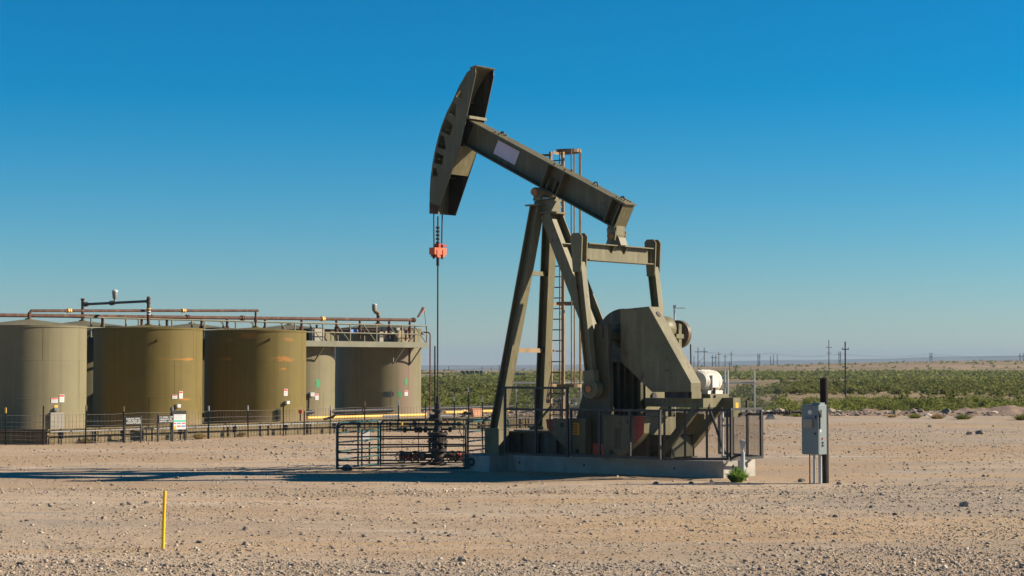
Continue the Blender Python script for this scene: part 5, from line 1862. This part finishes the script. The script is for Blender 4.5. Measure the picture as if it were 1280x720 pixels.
def h_frame(label, x0, x1, yt, yb, D, group='far H frame pylons on the horizon'):
    a = at(x0, yt, D)
    b = at(x1, yt, D)
    zb = min(height(a.x, D), height(b.x, D), at(x0, yb, D).z) - 0.5
    root = thing('h_frame_pylon', label, 'power pole', (a.x, D, zb), 0, group)
    h, w = a.z - zb, b.x - a.x
    for x in (0, w):
        MB().tube([(x, 0, 0), (x, 0, h)], [D * 0.00022, D * 0.00018], 8).build('pole', 'wood_far', root)
    MB().bar((-w * 0.5, 0, h * 0.80), (w * 1.5, 0, h * 0.80), D * 0.0003, D * 0.0003).build('crossarm', 'wood_far', root)
    MB().bar((0, 0, h * 0.30), (w, 0, h * 0.55), D * 0.00015, D * 0.00015).build('cross_brace', 'wood_far', root)


h_frame('large H frame pylon on the horizon just right of the white motor', 872.5, 880.3, 434.5, 459, 1300)
h_frame('second H frame pylon, smaller, right of the large one', 890.5, 894.7, 443.5, 458, 2200)
h_frame('faint H frame pylon on the horizon left of the close trio of poles', 947.4, 949.6, 442, 456, 2400)
h_frame('faint H frame pylon between the two nearest power poles', 1048.6, 1050.6, 439.5, 453, 2200)
h_frame('faint H frame pylon on the right horizon', 1162.5, 1164.8, 441, 452, 2500)
h_frame('faint H frame pylon at the far right edge of the horizon', 1275, 1279, 441.5, 452, 2300)
for (px, yt, yb, D, lab) in ((867.5, 445, 460, 1500, 'thin pole left of the large H frame pylon'), (898.5, 440, 458, 1250, 'dark pole right of the smaller H frame pylon'),
                        (906.3, 443, 458, 1400, 'shorter dark pole, middle of the three in a row'), (914, 439.5, 459, 1200, 'dark pole, rightmost of the three in a row'),
                        (963, 444.5, 456, 2000, 'left pole of the close faint trio on the horizon'), (966.8, 443, 456, 2100, 'middle pole of the close faint trio on the horizon'), (971.5, 443, 456, 2000, 'right pole of the close faint trio on the horizon'),
                        (561, 457.5, 467, 1500, 'small far pole left of the dark row of far tanks'), (602.5, 458, 466, 1600, 'small far pole above the row of far tanks'),
                        (614, 459, 468, 1400, 'small far pole right of the row of far tanks'), (624, 456, 468, 1300, 'small far pole touching the near leg of the pump jack'), (655, 460, 468, 1300, 'small far pole between the two front legs'),
                        (912, 452, 464, 900, 'low post in the brush below the row of three poles')):
    utility_pole(lab, px, yt, yb, D, 0.00020 * D, ((0.0012 * D, 0.0016 * D),) if D < 1450 and 890 < px < 930 else (), GP)

def wire(label, pts):
    o0_ = pts[0]
    path = []
    for a, b in zip(pts, pts[1:]):
        for k in range(8):
            t = k / 8
            path.append(a.lerp(b, t) - Vector((0, 0, 2.2 * 4 * t * (1 - t))) - o0_)
    path.append(pts[-1] - o0_)
    tag(MB().tube(path, 0.055, 4).build('power_line', 'black', loc=o0_), label, 'wire', 'overhead wires between the far pylons')


for (dy, lab) in ((0, 'upper faint overhead wire strung between the far pylons'), (1.4, 'lower faint overhead wire strung between the far pylons')):
    wire(lab, [at(876, 438 + dy, 1300), at(963, 441 + dy, 1400), at(1049.6, 441.5 + dy, 1500), at(1163, 442 + dy, 1650), at(1290, 443 + dy, 1750)])

# far oil-field things in the brush
for k, px in enumerate((578.5, 584.5, 590.5, 596.3, 602.3)):
    D = 760
    p = at(px, 468, D)
    zb = height(p.x, D)
    lab = ['far dark oil tank at the left end of its row', 'second far dark oil tank of the row from the left', 'middle far dark oil tank of the row', 'fourth far dark oil tank of the row from the left', 'fifth far dark oil tank, beside the pale one'][k]
    rt = thing('far_tank', lab, 'storage tank', (p.x, D, zb), 0, 'far row of oil tanks')
    zt = CAM_H + (HOR - 463.2) * D / F_PX
    h = max(1.2, zt - zb)
    MB().lathe([(0.78, -0.2), (0.78, h)], n=18, close=False).build('shell', 'tank_far', rt, smooth=True)
    MB().lathe([(0.80, h), (0.1, h + 0.15), (0, h + 0.15)], n=18).build('roof', 'tank_far_tan', rt)
p = at(606.3, 468, 758)
zb = height(p.x, 758)
rt = thing('far_tank', 'far pale beige oil tank at the right end of the row', 'storage tank', (p.x, 758, zb), 0, 'far row of oil tanks')
MB().lathe([(0.55, -0.2), (0.55, 1.5)], n=18, close=False).build('shell', 'tank_far_tan', rt, smooth=True)
MB().lathe([(0.57, 1.5), (0.1, 1.6), (0, 1.6)], n=18).build('roof', 'tank_far_tan', rt)
p = at(554, 466, 700)
tr = thing('far_treater', 'small dark upright vessel far off right of the rod', 'vessel', (p.x, 700, height(p.x, 700)))
MB().lathe([(0.4, -0.2), (0.4, 1.4), (0.2, 1.6), (0, 1.6)], n=12).build('vessel_shell', 'tank_far', tr, smooth=True)
MB().cyl((0.3, 0, 0), (0.3, 0, 1.9), 0.08, 6).build('vessel_stack', 'tank_far', tr)
p = at(541, 465, 560)
fj = thing('far_pump_jack', 'tiny white far pump jack seen beside the thin poles', 'pump jack', (p.x, 560, height(p.x, 560)))
MB().bar((-0.55, 0, 1.2), (0.6, 0, 2.0), 0.14, 0.2).build('walking_beam', 'sign_white', fj)
MB().bar((-0.1, -0.1, -0.2), (0.05, 0, 1.6), 0.12, 0.12).bar((0.4, 0.1, -0.2), (0.05, 0, 1.6), 0.12, 0.12).build('post', 'hatch', fj)
MB().bx(-0.78, -0.5, -0.08, 0.08, 0.7, 1.45).build('horsehead', 'sign_white', fj)
p = at(650, 464.5, 620)
fb = thing('far_container', 'far grey green container between the front legs in the brush', 'container', (p.x, 620, height(p.x, 620)))
MB().bx(-1.7, 1.7, -1, 1, -0.2, 1.45).build('container_body', 'tank_far', fb)
MB().bx(-1.75, 1.75, -1.05, 1.05, 1.452, 1.58).build('container_roof', 'hatch', fb)
p = at(930, 465.5, 640)
fv_ = thing('far_vehicle', 'tiny parked pale pickup far out in the brush', 'pickup', (p.x, 640, height(p.x, 640)))
MB().bx(-1.0, 1.0, -0.4, 0.4, 0.15, 0.6).build('body', 'sign_white', fv_)
MB().bx(-0.4, 0.4, -0.38, 0.38, 0.602, 0.95).build('cab', 'sign_blue', fv_)
for x in (-0.6, 0.6):
    MB().cyl((x, -0.42, 0.2), (x, 0.42, 0.2), 0.2, 10).build('wheel', 'black', fv_)

# ------------------------------------------------------------------ creosote bushes
def bush_mesh(seed, n_leaf, w=1.0, h=1.0, leaf=0.09, stems=14, fine=True):
    """Many small leaf faces on sprays that fan up and out from a low base, with gaps between."""
    rnd = random.Random(seed)
    lv, lf, sv = [], [], MB()
    nb = stems
    br = []
    for k in range(nb):
        a = 2 * PI * (k + rnd.random()) / nb
        tilt = rnd.uniform(0.1, 1.0)
        L = rnd.uniform(0.65, 1.05) * (1.05 - 0.18 * tilt)
        e = Vector((math.cos(a) * math.sin(tilt) * L * w, math.sin(a) * math.sin(tilt) * L * w, math.cos(tilt) * L * h + 0.05))
        br.append((Vector((math.cos(a) * 0.06, math.sin(a) * 0.06, 0)), e))
        if fine:
            sv.tube([br[-1][0], br[-1][0].lerp(e, 0.5) + Vector((0, 0, 0.05)), e], [0.018, 0.012, 0.004], 4, cap=False)
    for k in range(n_leaf):
        p0, e = br[rnd.randrange(nb)]
        t = rnd.uniform(0.3, 1.08)
        c = p0.lerp(e, t) + Vector((rnd.gauss(0, 1), rnd.gauss(0, 1), rnd.gauss(0, 0.7))) * (0.07 + 0.08 * t)
        if c.z < 0.02:
            c.z = rnd.uniform(0.02, 0.15)
        s = leaf * rnd.uniform(0.6, 1.4)
        n = Vector((rnd.gauss(0, 1), rnd.gauss(0, 1), rnd.gauss(0, 0.6) + 0.5)).normalized()
        d, s1, s2 = basis(n, (rnd.random(), rnd.random(), rnd.random() + 0.01))
        o = len(lv)
        lv += [c + s1 * s, c + s2 * s * 0.6, c - s1 * s, c - s2 * s * 0.6]
        lf.append((o, o + 1, o + 2, o + 3))
    me = bpy.data.meshes.new('bush_leaves')
    me.from_pydata([tuple(v) for v in lv], [], lf)
    return me, sv


protos = []
for k in range(7):
    me, sv = bush_mesh(100 + k, 900, 1.0, 0.85 + 0.05 * (k % 3), 0.058)
    root = thing('creosote_bush', 'dense green creosote bush in the brush beyond the pad', 'bush', (0, 0, 0), 0, 'creosote bushes beyond the pad')
    link('foliage', me, 'leaf', root)
    sv.build('branches', 'stem', root)
    protos.append(root)

cands = []
rb_ = random.Random(5)
while len(cands) < 300:
    Y = 121.5 + 80 * rb_.random() ** 1.1
    s = rb_.uniform(-0.075, 0.285)
    if s < -0.045 and rb_.random() < 0.5:
        continue
    x = s * Y
    if noise.noise(Vector((x * 0.06, Y * 0.05, 8))) < -0.28:
        continue
    if any((x - a) ** 2 + (Y - b) ** 2 < 1.5 for a, b in cands):
        continue
    cands.append((x, Y))
used = [False] * 7
for (x, Y) in cands:
    k = rb_.randrange(7)
    o = protos[k] if not used[k] else copy_tree(protos[k])
    used[k] = True
    sz = rb_.uniform(0.75, 1.5) * (0.8 if Y < 126 else 1.0)
    o.location = (x, Y, height(x, Y) - 0.03)
    o.rotation_euler = (0, 0, rb_.uniform(0, 2 * PI))
    o.scale = (sz * rb_.uniform(1.0, 1.35), sz * rb_.uniform(1.0, 1.35), sz * 0.80)


def far_brush(name, y0, y1, n, s0, s1, size, nleaf, leaf, seed, mat):
    """Scrub past the first few hundred bushes, as one object."""
    rnd = np.random.default_rng(seed)
    base_v = []
    for k in range(6):
        me, _ = bush_mesh(300 + seed * 10 + k, nleaf, 1.0, 0.85, leaf, 9, False)
        a = np.empty(len(me.vertices) * 3)
        me.vertices.foreach_get('co', a)
        base_v.append(a.reshape(-1, 3))
        bpy.data.meshes.remove(me)
    allv = []
    cnt = 0
    while cnt < n:
        Y = math.sqrt(y0 ** 2 + (y1 ** 2 - y0 ** 2) * rnd.random())
        s = rnd.uniform(s0, s1)
        x = s * Y
        if noise.noise(Vector((x * 0.012, Y * 0.005, 8))) + 0.5 * noise.noise(Vector((x * 0.05, Y * 0.02, 2))) < -0.22:
            cnt += 0.4
            continue
        sz = size * rnd.uniform(0.6, 1.35)
        th = rnd.uniform(0, 2 * PI)
        b = base_v[rnd.integers(6)]
        c, q = math.cos(th) * sz * 1.2, math.sin(th) * sz * 1.2
        v = np.stack([b[:, 0] * c - b[:, 1] * q + x, b[:, 0] * q + b[:, 1] * c + Y, b[:, 2] * sz * 0.9 + height(x, Y) - 0.03], 1)
        allv.append(v)
        cnt += 1
    v = np.concatenate(allv)
    nq = len(v) // 4
    me = bpy.data.meshes.new(name)
    me.vertices.add(len(v))
    me.vertices.foreach_set('co', v.ravel())
    me.loops.add(nq * 4)
    me.loops.foreach_set('vertex_index', np.arange(nq * 4))
    me.polygons.add(nq)
    me.polygons.foreach_set('loop_start', np.arange(nq) * 4)
    me.update()
    o = link(name, me, mat)
    o['kind'] = 'stuff'
    return o


far_brush('brush', 165, 420, 3100, -0.12, 0.38, 1.25, 110, 0.11, 1, M['leaf_far'])
far_brush('brush', 400, 900, 7400, -0.16, 0.38, 1.2, 34, 0.22, 2, M['leaf_far'])
far_brush('brush', 880, 1500, 900, -0.22, 0.40, 1.2, 16, 0.30, 3, M['leaf_far'])
far_brush('brush', 124, 420, 500, -0.32, -0.10, 1.3, 120, 0.11, 4, M['leaf_far'])

# weeds along the pad edge and dry clumps by the fence
for (px, py, r, h, m_, lab) in ((1000, 521, 0.9, 0.30, 'leaf', 'low green weed patch left of the electrical cabinet post'), (1143, 523, 0.55, 0.32, 'leaf', 'green weed clump in front of the berm, left of the larger one'),
                           (1204, 524, 0.75, 0.34, 'leaf', 'larger green weed clump in front of the berm, right of middle'), (1279, 525, 0.9, 0.42, 'leaf', 'green weed clump cut by the right edge below the berm'),
                           (1172, 523.5, 0.6, 0.30, 'dry', 'dry tan weed tuft between two green clumps by the berm'), (1115, 522, 0.4, 0.2, 'dry', 'tiny dry tuft at the left foot of the berm'),
                           (1094, 517, 0.6, 0.4, 'dry', 'orange dry tuft on the left end of the berm'), (249, 549, 0.35, 0.3, 'dry', 'dry tumbleweed caught at the wire fence right of the white notice'),
                           (300, 546, 0.3, 0.25, 'dry', 'dry tumbleweed against the fence below the stained tank'), (108, 554, 0.35, 0.22, 'dry', 'dry weed at the fence below the pale tan tank'), (985, 520, 0.6, 0.3, 'weed', 'small green weed under the pipe manifold')):
    g0 = gnd(px, py)
    weed('weed', lab, (g0.x, g0.y, 0), r, h, 260, m_)


# ------------------------------------------------------------------ stones
def ico(sub=0):
    bm = bmesh.new()
    bmesh.ops.create_icosphere(bm, subdivisions=1 + sub, radius=1.0)
    v = np.array([tuple(x.co) for x in bm.verts])
    f = np.array([[q.index for q in p.verts] for p in bm.faces])
    bm.free()
    return v, f


def scatter_gravel(n, y0, y1, smin, smax, seed, dens):
    rnd = np.random.default_rng(seed)
    V, Fc = ico(0)
    shapes = []
    for k in range(12):
        d = 1 + rnd.normal(0, 0.22, len(V))
        shapes.append(V * d[:, None] * np.array([1, rnd.uniform(0.6, 1), rnd.uniform(0.4, 0.75)]))
    out_v, out_f, cnt, tries = [], [], 0, 0
    while cnt < n and tries < n * 6:
        tries += 1
        Y = math.sqrt(y0 ** 2 + (y1 ** 2 - y0 ** 2) * rnd.random())
        x = rnd.uniform(-0.32, 0.33) * Y
        if rnd.random() > dens(x, Y):
            continue
        s = smin * (rnd.pareto(2.9) + 1)
        if s > smax:
            s = smin * 1.2
        th = rnd.uniform(0, 2 * PI)
        b = shapes[rnd.integers(12)] * s
        c, q = math.cos(th), math.sin(th)
        v = np.stack([b[:, 0] * c - b[:, 1] * q + x, b[:, 0] * q + b[:, 1] * c + Y, b[:, 2] + s * 0.25 + height(x, Y)], 1)
        out_f.append(Fc + cnt * len(V))
        out_v.append(v)
        cnt += 1
    v, f = np.concatenate(out_v), np.concatenate(out_f)
    me = bpy.data.meshes.new('gravel')
    me.vertices.add(len(v))
    me.vertices.foreach_set('co', v.ravel())
    me.loops.add(len(f) * 3)
    me.loops.foreach_set('vertex_index', f.ravel())
    me.polygons.add(len(f))
    me.polygons.foreach_set('loop_start', np.arange(len(f)) * 3)
    me.update()
    o = link('gravel', me, 'stone')
    o['kind'] = 'stuff'


def dens_near(x, y):
    k = noise.noise(Vector((x * 0.12, y * 0.45, 3))) * 0.9 + noise.noise(Vector((x * 0.5, y * 1.2, 7))) * 0.4
    front = max(0.0, (31.5 - y) / 3.5)
    right = max(0.0, (x - 1.0) / 8.0) * (1 if y < 36 else 0.4)
    return min(1.0, max(0.05, 0.22 + k * 0.55 + front * 0.7 + right * 0.35))


scatter_gravel(44000, 25.5, 48, 0.010, 0.055, 1, dens_near)
scatter_gravel(10000, 25.3, 32.5, 0.010, 0.05, 3, lambda x, y: min(1, max(0.0, (32.0 - y) / 6.0 - 0.25 + 1.1 * noise.noise(Vector((x * 0.22, y * 0.5, 3))) + max(0, x - 2) * 0.08)))
scatter_gravel(13000, 44, 100, 0.016, 0.07, 2, lambda x, y: min(1, max(0.06, 0.3 + 0.9 * noise.noise(Vector((x * 0.07, y * 0.2, 5))) + (0.3 if x > 8 else 0))))



def scatter_rubble(n, seed):
    rnd = np.random.default_rng(seed)
    V, Fc = ico(0)
    vs, fs = [], []
    for k in range(n):
        x = rnd.uniform(-14, 52)
        if x < 16 and rnd.random() < 0.4:
            continue
        t = rnd.beta(2, 3)
        yc = 117.5 + noise.noise(Vector((x * 0.05, 0, 1))) * 2.5
        s = 0.05 * (rnd.pareto(2.5) + 1)
        s = min(s, 0.3)
        sh = V * (1 + rnd.normal(0, 0.25, len(V)))[:, None] * np.array([1.2, 1, 0.7]) * s
        z = -0.1 + 0.32 * math.sin(t * PI) ** 0.8
        fs.append(Fc + len(vs) * len(V))
        vs.append(sh + np.array([x, yc + (t - 0.5) * 4.2 - 0.2, z]))
    v, f = np.concatenate(vs), np.concatenate(fs)
    me = bpy.data.meshes.new('rubble')
    me.from_pydata(v.tolist(), [], f.tolist())
    link('rubble', me, 'stone')['kind'] = 'stuff'


scatter_rubble(1900, 9)
rocks = [(1208, 634, 0.10, 'largest dark rock lying on the open gravel at the lower right'), (1213, 642, 0.05, 'small reddish dark rock just below the largest dark rock'),
         (153, 632, 0.055, 'left of two dark rocks lying together above the yellow stake'), (160, 631, 0.06, 'right of two dark rocks lying together above the yellow stake'), (183, 629.5, 0.055, 'single dark rock left of the top of the yellow stake'),
         (128.5, 649, 0.055, 'dark rock on its own in the dirt left of the yellow stake'), (307, 663, 0.06, 'pale rounded rock right of the yellow stake'), (306, 682, 0.05, 'dark stone at the foot of the gravel right of the stake'),
         (86, 706, 0.07, 'pale boulder near the bottom left corner'), (1226, 543, 0.16, 'dark rock on the gravel below the berm, right one'), (1213, 543.5, 0.12, 'dark rock on the gravel below the berm, left one'),
         (1163, 534, 0.10, 'small dark rock in the gravel below the middle of the berm'), (1090, 635, 0.05, 'stone in the tyre track left of the largest dark rock'), (1045, 647, 0.05, 'dark stone below the electrical cabinet to its right'),
         (1150, 612, 0.05, 'dark flat stone right of the cabinet'), (1103, 619, 0.06, 'scatter stone in the middle of the right gravel'), (1045, 669, 0.045, 'dark pebble in the lower right gravel'), (1003, 602.5, 0.09, 'pale broken stone at the foot of the cabinet conduits'),
         (1050, 606, 0.07, 'flat pale stone right of the cabinet post'), (456, 671, 0.05, 'pale stone in the ochre dirt patch'), (578, 702, 0.06, 'dark orange stone in the foreground gravel'), (820, 606, 0.06, 'dark flat stone in front of the footing'), (864, 605, 0.05, 'small block in front of the footing shadow'),
         (560, 637, 0.04, 'tiny black stone in the middle of the pale dirt'), (594, 646, 0.05, 'grey stone right of the tiny black one'), (1075, 562, 0.05, 'grey stone in the gravel far right of the cabinet')]
Vi, Fi = ico(1)
for k, (px, py, s, lab) in enumerate(rocks):
    g0 = gnd(px, py)
    rr = np.random.default_rng(50 + k)
    off = rr.uniform(-50, 50, 3)
    vv = []
    for p in Vi:
        d = 1 + 0.35 * noise.noise(Vector(p * 1.3 + off)) + 0.15 * noise.noise(Vector(p * 3 + off))
        vv.append((p[0] * d * 1.25 * s, p[1] * d * s, p[2] * d * 0.75 * s))
    me = bpy.data.meshes.new('rock')
    me.from_pydata(vv, [], [tuple(int(i) for i in f) for f in Fi])
    o = link('rock', me, 'rock', None, (g0.x, g0.y + s, s * 0.35 + height(g0.x, g0.y)))
    o.rotation_euler = (0, 0, rr.uniform(0, 6))
    tag(o, lab, 'rock', 'loose rocks on the gravel pad')

# ------------------------------------------------------------------ air
hz_ = MB().bx(-7600, 7600, -120, 10600, -24, 78).build('haze', None)
hm = bpy.data.materials.new('pale_desert_air')
hm.use_nodes = True
hm.node_tree.nodes.clear()
ho = hm.node_tree.nodes.new('ShaderNodeOutputMaterial')
hv = hm.node_tree.nodes.new('ShaderNodeVolumePrincipled')
hv.inputs['Color'].default_value = (0.36, 0.52, 0.72, 1)
hv.inputs['Density'].default_value = 0.00010
hv.inputs['Anisotropy'].default_value = 0.0
hm.node_tree.links.new(hv.outputs[0], ho.inputs['Volume'])
hz_.data.materials.append(hm)
hz_['kind'] = 'stuff'
